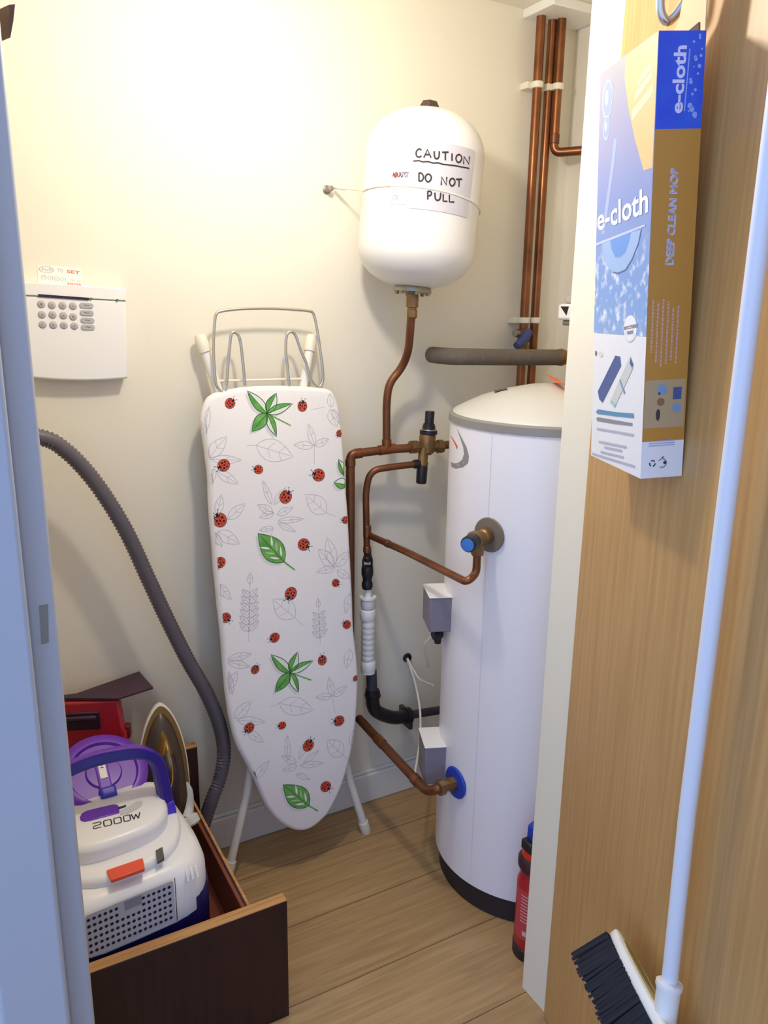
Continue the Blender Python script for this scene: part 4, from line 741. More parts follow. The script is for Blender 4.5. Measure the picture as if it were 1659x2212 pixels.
# button, indicator, sliding switch and lettering on the top
bq = [(0.1666,1.2893,0.3975),(0.2317,1.2922,0.3975),(0.2281,1.2619,0.3975),(0.1689,1.2587,0.3975)]
mb = MB(); mb.loft([[Vector(p)+Vector((0, 0, -.004)) for p in bq], [Vector(p)+Vector((0, 0, .004)) for p in bq]]); mb.build('cord_button', mat('orange_red_button', '#ea5a3a', .35), vac, bevel=.002)['label'] = 'orange-red button'
bq = [(0.2573,1.3045,0.3975),(0.2713,1.3089,0.3975),(0.2669,1.2776,0.3975),(0.2529,1.2723,0.3975)]
mb = MB(); mb.loft([[Vector(p)+Vector((0, 0, -.006)) for p in bq], [Vector(p)+Vector((0, 0, .0016)) for p in bq]]); mb.build('latch', mat('grey_green_latch', '#5d5f57', .3), vac, bevel=.001)
ZT1 = .4345
tq = [(0.1609,1.3709,0.4345),(0.244,1.3642,0.4345),(0.2463,1.3824,0.4345),(0.1622,1.3887,0.4345)]
mb = MB(); tfn = lambda x, y, l: (Vector(tq[0])*(1-x)*(1-y)+Vector(tq[1])*x*(1-y)+Vector(tq[2])*x*y+Vector(tq[3])*(1-x)*y)+Vector((0, 0, l*.0003))
def seg2(p, q):
    ux = (Vector(tq[1])-Vector(tq[0])).length; uy = (Vector(tq[3])-Vector(tq[0])).length
    ribbon(mb, lambda x, y, l: tfn(x/ux, y/uy, l), [(p[0]*ux, p[1]*uy), (q[0]*ux, q[1]*uy)], .0021, 0, 1)
def wide(ch, x0, x1):
    L_ = {'2': [(0, .9), (.1, 1), (.9, 1), (1, .85), (1, .62), (.85, .52), (.2, .48), (.02, .35), (0, .05), (1, .05)], '0': [(.1, 1), (.9, 1), (1, .85), (1, .15), (.9, 0), (.1, 0), (0, .15), (0, .85)],
          'W': [(0, 1), (.25, 0), (.5, .8), (.75, 0), (1, 1)]}[ch]
    if ch == 'W':
        for p, q in zip(L_, L_[1:]): seg2((x0+(x1-x0)*p[0], p[1]), (x0+(x1-x0)*q[0], q[1]))
        return
    pts = [(x0+(x1-x0)*x, y) for x, y in L_]
    # ribbon in real metres along the print plane
    ux = (Vector(tq[1])-Vector(tq[0])).length; uy = (Vector(tq[3])-Vector(tq[0])).length
    ribbon(mb, lambda x, y, l: tfn(x/ux, y/uy, l), [(x*ux, y*uy) for x, y in pts], .0021, 0, 1, ch == '0')
for ch, x0, x1 in (('2', 0, .17), ('0', .23, .39), ('0', .45, .60), ('0', .66, .80), ('W', .83, 1.02)): wide(ch, x0, x1)
mb.build('lettering', INK, vac, recalc=False)
sw = [(0.1438,1.4199,0.434),(0.1438,1.4088,0.434),(0.1485,1.4015,0.434),(0.1622,1.399,0.434),(0.213,1.3977,0.434),(0.2168,1.4171,0.434),(0.2159,1.4259,0.434),(0.2083,1.4317,0.434),(0.1852,1.4339,0.434),(0.1588,1.4347,0.434),(0.1487,1.4302,0.434)]
mb = MB(); mb.loft([[Vector(p)+Vector((0, 0, -.004)) for p in sw], [Vector(p)+Vector((0, 0, .002)) for p in sw]]); mb.build('slide_switch', PURP, vac, bevel=.0025)['label'] = 'purple sliding power switch'
gq = [(0.215,1.4164,0.435),(0.2292,1.4172,0.435),(0.229,1.4123,0.435),(0.2138,1.4104,0.435)]; g2 = [(0.2142,1.4039,0.4348),(0.23,1.4087,0.4348),(0.2501,1.42,0.4348),(0.2589,1.4153,0.4348),(0.2585,1.4054,0.4348),(0.2476,1.3961,0.4348),(0.2268,1.389,0.4348),(0.2124,1.3902,0.4348)]
mb = MB(); mb.poly([Vector(p)+Vector((0, 0, .0006)) for p in gq], 0); mb.poly([Vector(p) for p in g2], 1); mb.build('switch_track', [INK, mat('track_grey', '#d0ced4', .4)], vac, recalc=False)
# dust bin behind, tilted towards the room
bc = Vector((0.2067,1.515,0.4588)); bax = Vector((.06, -.50, .86)).normalized()
Mb = along(bc-bax*.10, bc)
mb = MB(); mb.lathe([(.06, -.14), (.07, -.02), (.078, .06), (.086, .084), (.088, .1), (.082, .104), (.068, .104), (.064, .098), (.036, .098), (.033, .103), (0, .104)], Mb, 44); db = mb.build('dust_bin', PURP, vac, sharp=50)
bx_ = bax.cross(Vector((1, 0, 0))).normalized(); by_ = Vector((1, 0, 0))
bfn = lambda x, y, l: bc+Vector((1, 0, 0))*x-bx_*(-y if False else -y)*1.0*(1 if bx_.z > 0 else -1)+bax*(.005+l*.0006)
mb = MB(); mb.loft([[bfn(x, y, -2) for x, y in rect(-.016, .010, -.05, .05)], [bfn(x, y, 6) for x, y in rect(-.014, .008, -.048, .048)]]); mb.build('tab', mat('violet_plastic', '#7a45c0', .35), db, bevel=.003)
mb = MB(); fillp(mb, bfn, rect(-.010, .004, -.018, .045), 0, 8)
for k, y in enumerate((.03, .012)): fillp(mb, bfn, circle(-.003, y, .0022, .0028, 8), 1, 9); ribbon(mb, bfn, [(-.006, y-.006), (0, y-.007)], .0014, 1, 9)
mb.build('warning_label', [PAPER, INK], db, recalc=False)
mb = MB(); mb.loft([[bfn(x, y, 0) for x, y in rect(-.018, .016, -.062, -.035)], [bfn(x, y, 14) for x, y in rect(-.014, .012, -.058, -.04)]]); mb.build('release_catch', mat('blue_violet_plastic', '#4538b8', .3), db, bevel=.003)
# handle
HP = [(0.0599,1.43,0.5009),(0.1097,1.43,0.5244),(0.1434,1.43,0.5369),(0.1813,1.43,0.5426),(0.2239,1.43,0.5413),(0.2629,1.43,0.5342),(0.287,1.43,0.5181),(0.2991,1.43,0.4908),(0.3025,1.425,0.4581),(0.3059,1.42,0.4242),(0.3084,1.418,0.3948)]
mb = MB(); mb.tube(spline(HP, 5), .01, 4, flat=(.027, .025), up=(0, -1, .35)); hd = mb.build('handle', mat('indigo_handle', '#2c1f86', .3), vac, bevel=.005, sharp=60)
mb = MB(); mb.tube([Vector(p)+Vector((0, -.001, .0125)) for p in spline(HP[:8], 5)], .004, 4, flat=(.020, .004), up=(0, -1, .2)); mb.build('handle_top', PURP, hd, bevel=.001)
mb = MB(); mb.tube([Vector(HP[-2])+Vector((0, 0, -.004)), Vector(HP[-1])+Vector((.001, 0, -.006))], .01, 4, flat=(.031, .029), up=(0, -1, .35)); mb.build('handle_foot', mat('violet_blue_plastic', '#4632c4', .3), hd, bevel=.004)
# hose
HS = [(-.03, 1.52, .36), (-.07, 1.56, .55), (-.06, 1.60, .85), (-.01, 1.63, 1.06), (.06, 1.645, 1.15)] + [(0.1619,1.66,1.129),(0.2045,1.665,1.1003),(0.2454,1.67,1.0487),(0.2819,1.67,0.9845),(0.3173,1.67,0.9056),(0.3505,1.67,0.8099),(0.3871,1.67,0.7059),(0.4284,1.668,0.5968),(0.4623,1.666,0.5199),(0.4877,1.664,0.4462),(0.5015,1.662,0.3786),(0.5011,1.66,0.3236),(0.4859,1.655,0.2704),(0.4618,1.65,0.2213)] + [(.433, 1.652, .13), (.428, 1.66, .025)]
P_ = spline(HS, 8); D_ = [0]
for a, b in zip(P_, P_[1:]): D_.append(D_[-1]+(b-a).length)
tot = D_[-1]; step = .0042; path = []; rad = []; j = 0; nst = int(tot/step)
for k in range(nst+1):
    d = k*tot/nst
    while j < len(D_)-2 and D_[j+1] < d: j += 1
    path.append(P_[j].lerp(P_[j+1], (d-D_[j])/(D_[j+1]-D_[j]))); rad.append(.0174 if k % 2 else .0140)
mb = MB(); mb.tube(path, rad, 16); hose = mb.build('hose', mat('grey_ribbed_hose', '#625d64', .32), None, sharp=80)
hose.name = 'vacuum_hose'; tag(hose, 'grey ribbed vacuum hose arching against the wall left of the ironing board', 'hose')
# iron on its heel
iy = 1.625; io = Vector((0.3443,1.625,0.317)); it = Vector((0.3561,1.655,0.5096))
iron = thing('clothes_iron', 'steam iron with bronze soleplate standing on its heel behind the vacuum cleaner', 'iron', (io.x, iy, .165))
iz = (it-Vector((io.x-.0, iy-.01, .17))); il = iz.length; Mi = frame((io.x, iy-.01, .168), (1, 0, 0), Vector(iz).cross(Vector((1, 0, 0))).normalized(), iz)     # z along the iron, y away from the room or towards it
ys = -1 if (Mi.to_3x3() @ Vector((0, 1, 0))).y > 0 else 1
def isole(sc, n=24, tip=1.0):
    pts = []
    for k in range(n+1):
        z = il*(1-(1-k/n)**1.6); d = min(il-z, .2)/.2; hw = .058*sc*(max(0, 1-(1-d)**2))**.6
        pts.append((hw, z*tip))
    return pts+[(-x, z) for x, z in reversed(pts[:-1])]
def iring(sc, y, tip=1.0, z0=0): return [Mi @ Vector((x, ys*y, max(z0, z))) for x, z in isole(sc, 24, tip)]
mb = MB(); mb.loft([iring(.97, -.004), iring(1, -.002), iring(1, .003), iring(.98, .005)]); mb.build('soleplate', mat('bronze_sole', '#9a7d48', .3, .6), iron, sharp=50)
mb = MB(); mb.loft([iring(1.0, -.005, 1.0), iring(1.03, -.004, 1.012), iring(1.03, .0035, 1.012), iring(.985, .0056, .995)], caps=False); mb.build('sole_rim', mat('pale_rim', '#e8e2d6', .4), iron)
mb = MB(); mb.loft([iring(.86, .005, .945), iring(.84, .012, .93), iring(.72, .02, .89)]); mb.build('skirt', mat('bronze_brown_skirt', '#5c4c40', .35, .3), iron, sharp=50)
mb = MB(); mb.loft([iring(.46, .018, .84), iring(.42, .045, .81), iring(.3, .062, .77), iring(.12, .07, .7)]); mb.build('body', mat('gold_brown_body', '#c8a860', .22, .7), iron, sharp=60)
hz = lambda u: il*u
mb = MB(); mb.tube(spline([Mi @ Vector((0, ys*.055, hz(.70))), Mi @ Vector((0, ys*.085, hz(.60))), Mi @ Vector((0, ys*.086, hz(.40))), Mi @ Vector((0, ys*.076, hz(.14))), Mi @ Vector((0, ys*.05, hz(.03)))], 6), .016, 14); hh = mb.build('handle', mat('dark_plum_handle', '#34212f', .4), iron)
mb = MB(); mb.tube(spline([(0.3426,1.53,0.4631),(0.3477,1.53,0.4283),(0.3479,1.53,0.3944),(0.3428,1.53,0.3733),(0.3396,1.53,0.3698)], 5), .0016, 8); mb.build('gold_trim', mat('gold_trim', '#d8b860', .2, .9), hh)
mb = MB(); mb.box(-.035, .035, 0, .078, 0, .02, Mi @ Matrix.Scale(ys, 4, Vector((0, 1, 0)))); mb.build('heel', MATS['dark_plum_handle'], iron, bevel=.006)
# red case with a dark lid piece on it
rc = Vector((0.2701,1.655,0.4685)); ya = math.radians(-21); rx = Vector((math.cos(ya), math.sin(ya), 0)); ry = Vector((-rx.y, rx.x, 0)); Mr = frame((rc.x, rc.y-.012, .165), rx, ry)
ztop = 0.5452
red = thing('toolbox', 'red plastic case with a dark recessed handle behind the purple vacuum handle', 'case', tuple(Mr @ Vector((-.09, .02, 0))))
hh_ = ztop-.165
mb = MB(); mb.loft([[Mr @ Vector((x, y, z)) for x, y in ((-.175, 0), (w_, 0), (w_, .03), (-.175, .03))] for z, w_ in ((0, .006), (hh_-.08, .008), (hh_-.07, .002), (hh_, -.004))]); mb.build('shell', mat('red_plastic_case', '#b3202e', .4, 0, '#9c1c2b', 14), red, bevel=.005)
mb = MB(); mb.box(-.13, -.045, -.003, .002, hh_-.066, hh_-.024, Mr); mb.build('recess', mat('dark_plum_recess', '#2b1424', .5), red, bevel=.0025)
mb = MB(); mb.box(-.128, -.05, -.012, -.003, hh_-.040, hh_-.030, Mr); mb.build('carry_handle', mat('dark_handle_bar', '#3a2236', .4), red, bevel=.003)
mb = MB(); mb.box(.0, .014, .01, .03, hh_-.1, hh_-.07, Mr); mb.build('catch', mat('dark_red_catch', '#6a1420', .5), red, bevel=.003)
sq = [(0.1548,1.6958,0.549),(0.2652,1.6381,0.549),(0.3449,1.6551,0.549),(0.3352,1.7493,0.549),(0.1889,1.7019,0.549),(0.1565,1.7092,0.549)]
sq = [Vector(p) for p in sq]; base_ = [Vector((p.x, min(p.y, 1.768), 0)) for p in sq]
mb = MB(); mb.loft([[p+Vector((0, 0, ztop+.003)) for p in base_], [p+Vector((0, 0, ztop+.009)) for p in base_]])
tag(mb.build('lid', mat('dark_purple_board', '#38202e', .5, 0, '#43293a', 20), None, bevel=.001), 'dark purple flat lid resting on the red case against the wall', 'lid')
# translucent spout
mb = MB(); nz_ = [(0.3633,1.47,0.4132),(0.369,1.47,0.3871),(0.3666,1.47,0.3567),(0.3579,1.46,0.3377),(0.3573,1.45,0.3219)]
mb.tube(spline(nz_[:4], 5), [.0015, .003, .0042, .0052, .0058, .006, .0065, .007, .0075, .008, .0085, .009, .0095, .010, .0105, .011], 12)
mb.lathe([(.0105, 0), (.0165, .004), (.017, .018), (.012, .022)], along(Vector(nz_[3])+Vector((.004, 0, .004)), Vector(nz_[4])+Vector((.012, -.005, -.006))), 18)
tag(mb.build('measuring_spout', mat('milky_plastic', '#e6e3da', .25, trans=.25), None), 'milky white plastic spout piece tucked between vacuum cleaner and drawer side', 'spout')

# ================================================================ ON THE DOOR
# mop box: origin at its lower near back corner
XO = Vector((0.8102,0.6691,1.182)); Xs = Vector((0.3746,0.9272,0.0)); Xh = Vector((-0.0534,0.0216,0.9983)); Xn = Vector((-0.9256,0.374,-0.0576)); BL, BH, BW = .165, .504, .055
def bp3(s_, n_, h_): return XO+Xs*s_+Xn*n_+Xh*h_
mop = thing('mop_box', 'tall blue and ochre cardboard mop box hanging on the door', 'box', tuple(bp3(BL/2, BW/2, 0)))
mb = MB(); ow = [(0, 0), (BL, 0), (BL, BW), (0, BW)]; iw = [(.0012, .0012), (BL-.0012, .0012), (BL-.0012, BW-.0012), (.0012, BW-.0012)]
mb.loft([[bp3(a, b, 0) for a, b in ow], [bp3(a, b, BH) for a, b in ow], [bp3(a, b, BH) for a, b in iw], [bp3(a, b, BH-.06) for a, b in iw]])
mb.build('carton', mat('white_carton', '#eeeef2', .45), mop)
# side face print (narrow, faces the hall)
sf = lambda n_, h_, l: bp3(-.0002-l*.0001, n_, h_)
OCH = mat('ochre_print', '#c08a3c', .45); BLU = mat('royal_blue_print', '#1d46cf', .4, 0, '#2f62e0', 16); PALE = mat('pale_lilac_print', '#d5d6f6', .45)
mb = MB(); h1, h2 = 0.4046, 0.0467
fillp(mb, sf, rect(0, BW, h1, BH), 1, 1); fillp(mb, sf, rect(0, BW, h2, h1), 0, 1)
E1_ = [(0.0244,0.4214),(0.0347,0.4879),(0.0202,0.4892),(0.009,0.4226)]
write(mb, sf, 'e-cloth', [(0.0233,0.4204),(0.0218,0.4892),(0.0369,0.4893),(0.037,0.4206)], 2, 3, .03)
for dx in (-.0005, .0, .0005): write(mb, sf, 'DEEP CLEAN MOP', [(a+dx, b+dx) for a, b in [(0.0254,0.257),(0.025,0.3627),(0.0339,0.3629),(0.0347,0.2573)]], 2, 3, 0)
random.seed(3)
for k in range(16): fillp(mb, sf, circle(.004+.014*random.random(), h1+.01+.085*random.random(), .0008+.0016*random.random(), None, 9), 3, 2)
for u in [(0.0125,0.4245),(0.0088,0.4192),(0.0149,0.4284)]: fillp(mb, sf, circle(u[0], u[1], .003, None, 10), 3, 3)
ribbon(mb, sf, [(0.0212,0.4228),(0.0183,0.486)], .0014, 3, 2)
LN = [(0.0162,0.2153),(0.0482,0.2156),(0.0145,0.1414),(0.0473,0.147)]
for k in range(6):
    f_ = k/5; x = LN[0][0]*(1-f_)+LN[1][0]*f_; z0, z1 = LN[2][1], LN[0][1]; z = z0; off = (.0, .004, .0, -.003, .002, .014)[k]; top = z1+(.004, 0, .006, .004, -.004, -.004)[5-k] ; z = z0+off
    while z < top-.003:
        l_ = .0018+.0035*random.random(); fillp(mb, sf, rect(x-.0011, x+.0011, z, min(z+l_, top)), 4, 2); z += l_+.0009
ph = [(0.0486,0.1225),(-0.0014,0.0636)]
fillp(mb, sf, rect(.002, BW-.001, ph[1][1], ph[0][1]), 5, 2)
fillp(mb, sf, circle(*(0.0319,0.1103), .0065, .007, 14), 6, 3); fillp(mb, sf, rect(*(0.0065,0.0175,0.0978,0.1127)), 7, 3)
fillp(mb, sf, circle(*(0.033,0.0956), .005, .005, 12), 8, 3); fillp(mb, sf, circle(*(0.0358,0.0797), .0028, .0075, 12), 9, 3); fillp(mb, sf, circle(*(0.0121,0.0875), .006, .006, 12), 6, 3); fillp(mb, sf, circle(*(0.0353,0.106), .0015, .002, 8), 10, 4)
for z in (.0462, .0434, .0406): fillp(mb, sf, rect(.012, .046, z, z+.0011), 11, 2)
def recycle(cx, cz, r):
    for k in range(3):
        a = PI/2+k*2*PI/3; p = [(cx+r*math.cos(a+t), cz+r*math.sin(a+t)) for t in (-.55, -.2, .2, .55)]; ribbon(mb, sf, p, r*.42, 12, 3)
        b = a+.82; fillp(mb, sf, [(cx+r*1.35*math.cos(a+.5), cz+r*1.35*math.sin(a+.5)), (cx+r*.6*math.cos(a+.5), cz+r*.6*math.sin(a+.5)), (cx+r*math.cos(b+.12), cz+r*math.sin(b+.12))], 12, 3)
rc_ = [(0.0402,0.0187),(0.0273,0.0184)]
recycle(rc_[0][0], rc_[0][1], .0037)
ribbon(mb, sf, [(rc_[1][0]+.0055*math.cos(a), rc_[1][1]+.0055*math.sin(a)) for a in [.6+4.6*k/12 for k in range(13)]], .0011, 13, 3); fillp(mb, sf, circle(rc_[1][0]-.0035, rc_[1][1]+.0005, .0022, None, 8), 12, 3); ribbon(mb, sf, [(rc_[1][0]+.001, rc_[1][1]+.007), (rc_[1][0]-.002, rc_[1][1]+.008)], .0013, 12, 3)
mb.build('side_print', [OCH, BLU, PALE, mat('pale_blue_dots', '#8fa8f0', .5), mat('pinkish_small_print', '#cfa79c', .6), mat('tan_photo_print', '#b9a079', .6), mat('sky_photo_print', '#7f9ec0', .6), mat('navy_photo_print', '#4a5b8e', .6), mat('brown_photo_print', '#8b6a4c', .6), mat('dark_photo_print', '#3b3640', .6), mat('maroon_photo_print', '#6a3038', .6), mat('lilac_small_print', '#a9acd8', .6), mat('dark_green_icon', '#24454a', .6), mat('grey_icon', '#6f7690', .6)], mop, recalc=False)
# wide front print
ff = lambda s_, h_, l: bp3(s_, BW+.0002+l*.0001, h_)
G = bpy.data.materials.new('water_photo_print'); G.use_nodes = True; nt = G.node_tree; b_ = nt.nodes['Principled BSDF']; N = nt.nodes.new; K = nt.links.new
tc = N('ShaderNodeTexCoord'); sx_ = N('ShaderNodeSeparateXYZ'); K(tc.outputs['Object'], sx_.inputs['Vector']); mr = N('ShaderNodeMapRange'); K(sx_.outputs['Z'], mr.inputs['Value']); mr.inputs['From Min'].default_value = .14; mr.inputs['From Max'].default_value = BH
rp = N('ShaderNodeValToRGB'); e_ = rp.color_ramp.elements; e_[0].position = 0; e_[0].color = lin('#dfe6f4'); e_[1].position = 1; e_[1].color = lin('#a9a7ae')
for p_, c_ in ((.06, '#8fb0e2'), (.25, '#7fa3dd'), (.55, '#8396cf'), (.75, '#9a9cc4')): q = e_.new(p_); q.color = lin(c_)
K(mr.outputs['Result'], rp.inputs['Fac'])
vn = N('ShaderNodeTexNoise'); vn.inputs['Scale'].default_value = 75; vn.inputs['Detail'].default_value = 3; K(tc.outputs['Object'], vn.inputs['Vector'])
vr = N('ShaderNodeMapRange'); vr.inputs['From Min'].default_value = .52; vr.inputs['From Max'].default_value = .72; K(vn.outputs['Fac'], vr.inputs['Value'])
fr = N('ShaderNodeMapRange'); fr.inputs['From Min'].default_value = .45; fr.inputs['From Max'].default_value = .3; K(mr.outputs['Result'], fr.inputs['Value'])
mu = N('ShaderNodeMath'); mu.operation = 'MULTIPLY'; K(vr.outputs['Result'], mu.inputs[0]); K(fr.outputs['Result'], mu.inputs[1])
mx = N('ShaderNodeMix'); mx.data_type = 'RGBA'; K(mu.outputs['Value'], mx.inputs['Factor']); K(rp.outputs['Color'], mx.inputs['A']); mx.inputs['B'].default_value = lin('#e3ecf8'); K(mx.outputs['Result'], b_.inputs['Base Color']); b_.inputs['Roughness'].default_value = .42
mb = MB(); hw0 = 0.1754; fillp(mb, ff, rect(0, BL, hw0, BH), 0, 1)
fillp(mb, ff, [(max(0, min(BL, a)), min(BH, b)) for a, b in [(-0.0008,0.511),(0.0865,0.5024),(0.0871,0.4783),(0.0736,0.4446),(0.0519,0.4044),(0.0244,0.3652),(0.0016,0.3646)]], 1, 2)
for q in [[(0.0626,0.4381),(0.008,0.4536),(0.0071,0.4439),(0.0615,0.4257)],[(0.0565,0.4557),(0.0118,0.4686),(0.0111,0.4609),(0.0556,0.4455)],[(0.05,0.4679),(0.0139,0.4776),(0.0132,0.4709),(0.0493,0.4599)]]: fillp(mb, ff, q, 2, 3)
for c_, rr in [((0.1385,0.4678),(0.0165,0.0225)),((0.139,0.4342),(0.0105,0.0145))]:
    fillp(mb, ff, circle(c_[0], c_[1], rr[0], rr[1], 28), 3, 3); fillp(mb, ff, circle(c_[0], c_[1], rr[0]*.88, rr[1]*.88, 28), 4, 4)
    fillp(mb, ff, circle(c_[0]+.002, c_[1]+.002, rr[0]*.3, rr[1]*.4, 12), 5, 5); 
write(mb, ff, 'e-cloth', [(0.1597,0.3094),(0.0076,0.3169),(0.0092,0.3459),(0.1633,0.3382)], 5, 6, .02)
fillp(mb, ff, [(0.1636,0.2948),(0.015,0.3048),(0.0135,0.3021),(0.1633,0.2912)], 6, 5)
ML = [(0.1459,0.2964),(0.1382,0.2782),(0.1246,0.2627),(0.1042,0.2541),(0.0878,0.2523),(0.0654,0.2553),(0.0474,0.267),(0.0307,0.2847),(0.0245,0.3)]
fillp(mb, ff, ML, 7, 3); MLi = [(0.1182,0.2989),(0.1109,0.2834),(0.0982,0.2722),(0.0836,0.2714),(0.0672,0.2765),(0.0574,0.2895),(0.0529,0.2988)]; fillp(mb, ff, MLi, 8, 4)
ribbon(mb, ff, [(0.1417,0.3049),(0.1231,0.3629),(0.1138,0.3945),(0.1096,0.4154)], .010, 9, 2)
ribbon(mb, ff, ML[3:], .0018, 10, 5)
fillp(mb, ff, circle(*(0.0454,0.1836), .019, .0165, 22), 5, 3); fillp(mb, ff, [(0.0651,0.1854),(0.0246,0.1902),(0.0242,0.1857),(0.0647,0.1814)], 11, 4); fillp(mb, ff, [(0.0548,0.1799),(0.0358,0.1821),(0.0368,0.1776),(0.053,0.1759)], 11, 4); ribbon(mb, ff, circle(*(0.0462,0.1767), .013, .009, 16), .0014, 12, 4, True)
fillp(mb, ff, [(0.1448,0.0954),(0.0883,0.1479),(0.0734,0.1476),(0.0696,0.1359),(0.1271,0.0812),(0.139,0.085)], 13, 3); fillp(mb, ff, [(0.1017,0.0853),(0.0425,0.1505),(0.032,0.1397),(0.0367,0.1313),(0.0858,0.0797)], 14, 3); ribbon(mb, ff, [(0.071,0.1179),(0.0551,0.1014)], .004, 15, 4)
fillp(mb, ff, [(0.041,0.1483),(0.032,0.1397),(0.0358,0.136),(0.043,0.1407)], 13, 4); fillp(mb, ff, [(0.1017,0.0853),(0.0958,0.0885),(0.0801,0.0841),(0.0858,0.0797)], 16, 4)
fillp(mb, ff, [(0.1495,0.0654),(0.143,0.0702),(0.0823,0.0739),(0.0266,0.0792),(0.0247,0.0735),(0.0819,0.0684),(0.1425,0.0637)], 17, 3); fillp(mb, ff, [(0.1472,0.0571),(0.1422,0.0591),(0.0282,0.0666),(0.0293,0.0629),(0.0811,0.0579),(0.1452,0.0534)], 11, 3)
for a, b in [((0.1364,0.0249),(0.0435,0.0329)),((0.1161,0.0204),(0.0574,0.0255)),((0.1287,0.0116),(0.0509,0.018)),((0.1593,0.0035),(0.0165,0.0123)),((0.1445,0.0423),(0.0228,0.0519))]: ribbon(mb, ff, [a, b], .0032, 18, 3)
fillp(mb, ff, circle(*(0.1551,0.1474), .003, .004, 8), 19, 3); fillp(mb, ff, circle(*(0.1384,0.147), .008, .004, 8), 12, 3)
mb.build('front_print', [G, mat('peach_print', '#e8bf88', .45), mat('pale_peach_print', '#eed3ae', .5), mat('pale_ring_print', '#ccd6ec', .45), mat('blue_disc_print', '#98a9dc', .45), mat('white_print', '#f0f0f8', .45), mat('lilac_line_print', '#bfc8e8', .5), mat('mop_pad_print', '#9dbbe6', .5), mat('mop_inner_print', '#6c9adf', .5), mat('mop_stem_print', '#a5b3df', .5), mat('mop_edge_print', '#5f76a8', .5), mat('grey_print', '#8f8f98', .5), mat('faint_pink_print', '#ecd8d4', .5), mat('navy_pad_print', '#4d6199', .5), mat('silver_pad_print', '#d3d6d4', .5), mat('blue_grey_print', '#7f9cc0', .5), mat('mint_print', '#9fd0c4', .5), mat('steel_blue_print', '#5f93ba', .5), mat('pale_text_print', '#b7b9cc', .6), mat('dark_green_dot', '#54705e', .5)], mop, recalc=False)
# tuck flap standing up from the back of the box
mb = MB(); mb.loft([[bp3(a, .0005, h) for a, h in [(0, BH-.02), (.1, BH-.02), (.1, BH), (.062, BH+.03), (.045, BH+.08), (.02, BH+.12), (0, BH+.12)]], [bp3(a, .0018, h) for a, h in [(0, BH-.02), (.1, BH-.02), (.1, BH), (.062, BH+.03), (.045, BH+.08), (.02, BH+.12), (0, BH+.12)]]]); mb.build('tuck_flap', mat('tan_card_flap', '#d9b486', .6), mop)
mb = MB(); mb.loft([[bp3(a, n_, h) for a, h in ((.008, BH-.03), (.1, BH-.03), (.095, BH+.006), (.012, BH+.012))] for n_ in (.0022, .0032)]); mb.build('gap_shade_strip', mat('dark_gap_shade', '#4a372e', .8), mop)  # dark strip, paints in the shaded gap at the foot of the flap
mb = MB(); mb.lathe([(.011, 0), (.011, .05), (0, .05)], frame(bp3(.03, BW/2, BH-.058), Xs, Xn, Xh), 18); mb.build('mop_pole_end', mat('dark_pole_end', '#3a2c30', .4), mop)
# hooks on the door
def hook(t, z, lab):
    h_ = thing('coat_hook', lab, 'hook', tuple(DW(t, 0, z)))
    mb = MB(); mb.lathe([(0, 0), (.016, 0), (.016, .003), (.012, .006), (0, .006)], frame(DW(t, -.0005, z), Dd, UP, Dn), 24); mb.build('plate', ALU, h_)
    mb = MB(); mb.tube(spline([DW(t, .004, z+.01), DW(t, .014, z-.006), DW(t, .026, z-.024), DW(t, .036, z-.030), DW(t, .045, z-.018), DW(t, .047, z+.012), DW(t, .049, z+.035)], 6), .0055, 12); mb.lathe([(0, -.007), (.006, -.004), (.0075, .001), (.006, .006), (0, .008)], T(*DW(t, .049, z+.037)), 14); mb.build('arm', ALU, h_)
hook(.222, 1.752, 'chrome hook on the door above the blue end of the mop box')
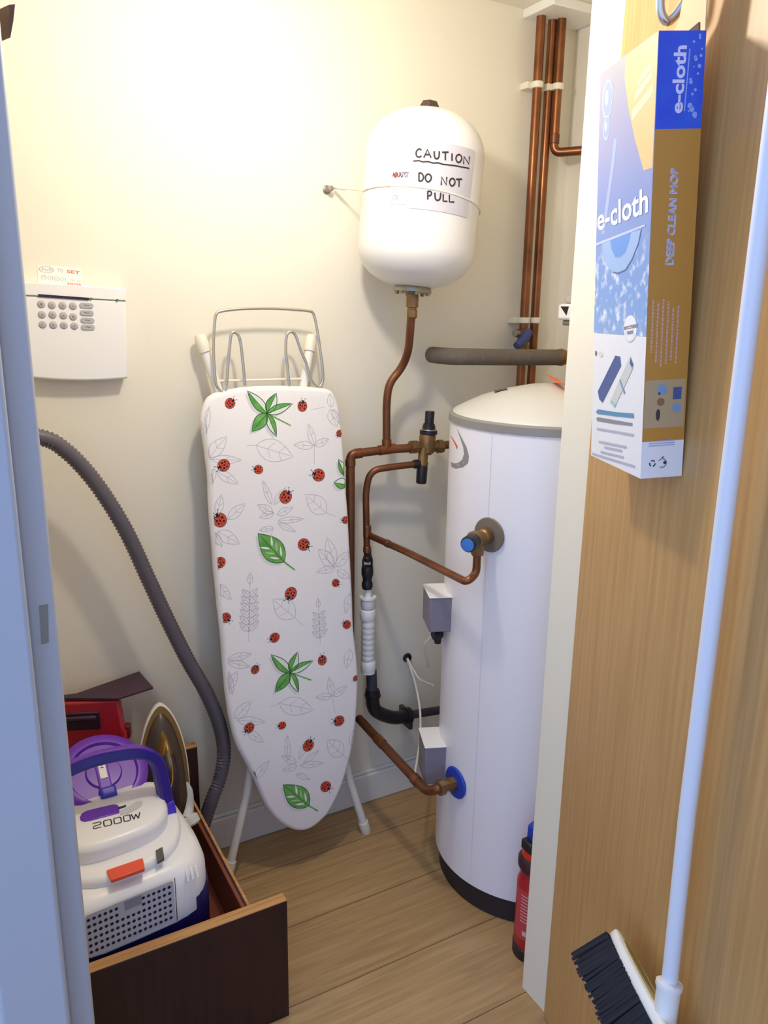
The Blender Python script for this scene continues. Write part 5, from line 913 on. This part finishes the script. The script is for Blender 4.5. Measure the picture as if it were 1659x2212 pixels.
# broom
bt, bo = .466, .030
br = thing('broom', 'white handled broom with black bristles hanging on the door', 'broom', tuple(DW(bt, bo, .5)))
mb = MB(); mb.tube([DW(bt+.010, bo, .50), DW(bt, bo, .80), DW(bt-.001, bo, 1.80)], .0100, 24); mb.build('handle', mat('white_blue_handle', '#e4e8f4', .3), br)
hu = Dd; hb = (Dn*.72-UP*.69).normalized(); hw_ = hu.cross(hb).normalized(); hc = DW(.478, .040, .515)
def hp_(u, v, b): return hc+hu*u+hw_*v+hb*b
blk = []
for k in range(40):
    a = 2*PI*k/40; c, s_ = math.cos(a), math.sin(a); blk.append((.142*math.copysign(abs(c)**.9, c), .021*math.copysign(abs(s_)**.75, s_)))
mb = MB(); mb.loft([[hp_(u*.985, v*.9, -.007) for u, v in blk], [hp_(u, v, -.004) for u, v in blk], [hp_(u, v, .004) for u, v in blk], [hp_(u*.985, v*.9, .007) for u, v in blk]]); hdb = mb.build('head', WHITE_P, br, sharp=60)
mb = MB(); mb.loft([[hp_(u*.8, v*.72, -.0066) for u, v in blk if True], [hp_(u*.8, v*.72, -.0078) for u, v in blk]]); mb.build('sticker', mat('olive_cream_sticker', '#cfc79c', .5), hdb)
mb = MB(); mb.loft([[hp_(-.075+.045*math.cos(a), .008*math.sin(a), -.0079) for a in [2*PI*k/16 for k in range(16)]], [hp_(-.075+.045*math.cos(a), .008*math.sin(a), -.0083) for a in [2*PI*k/16 for k in range(16)]]]); mb.build('sticker_panel', mat('olive_panel', '#8f8a4e', .5), hdb)
sk = DW(bt+.008, bo, .565)
mb = MB(); mb.lathe([(.0115, 0), (.0165, .001), (.0168, .006), (.0148, .010), (.0142, .05), (.018, .075)], along(sk, hp_(.012, 0, 0)), 28); mb.build('socket', WHITE_P, br)
rng = random.Random(5); mb = MB()
for iu in range(84):
    for iv in range(9):
        u = -.134+.268*iu/83+rng.uniform(-.002, .002); v = -.016+.032*iv/8+rng.uniform(-.002, .002); L_ = .066+rng.uniform(-.004, .004)
        du, dv = rng.uniform(-.003, .003)+u*.04, rng.uniform(-.003, .003)+v*.25
        p0, p1 = hp_(u, v, .005), hp_(u+du, v+dv, L_)
        mb.add([p0+hu*.0026, p0-hu*.0013+hw_*.0024, p0-hu*.0013-hw_*.0024, p1+hu*.0022, p1-hu*.0011+hw_*.002, p1-hu*.0011-hw_*.002], [(0, 1, 4, 3), (1, 2, 5, 4), (2, 0, 3, 5), (3, 4, 5)], 0)
bro = mb.build('bristles', mat('black_bristle', '#17141f', .7), br); bro['kind'] = 'stuff'
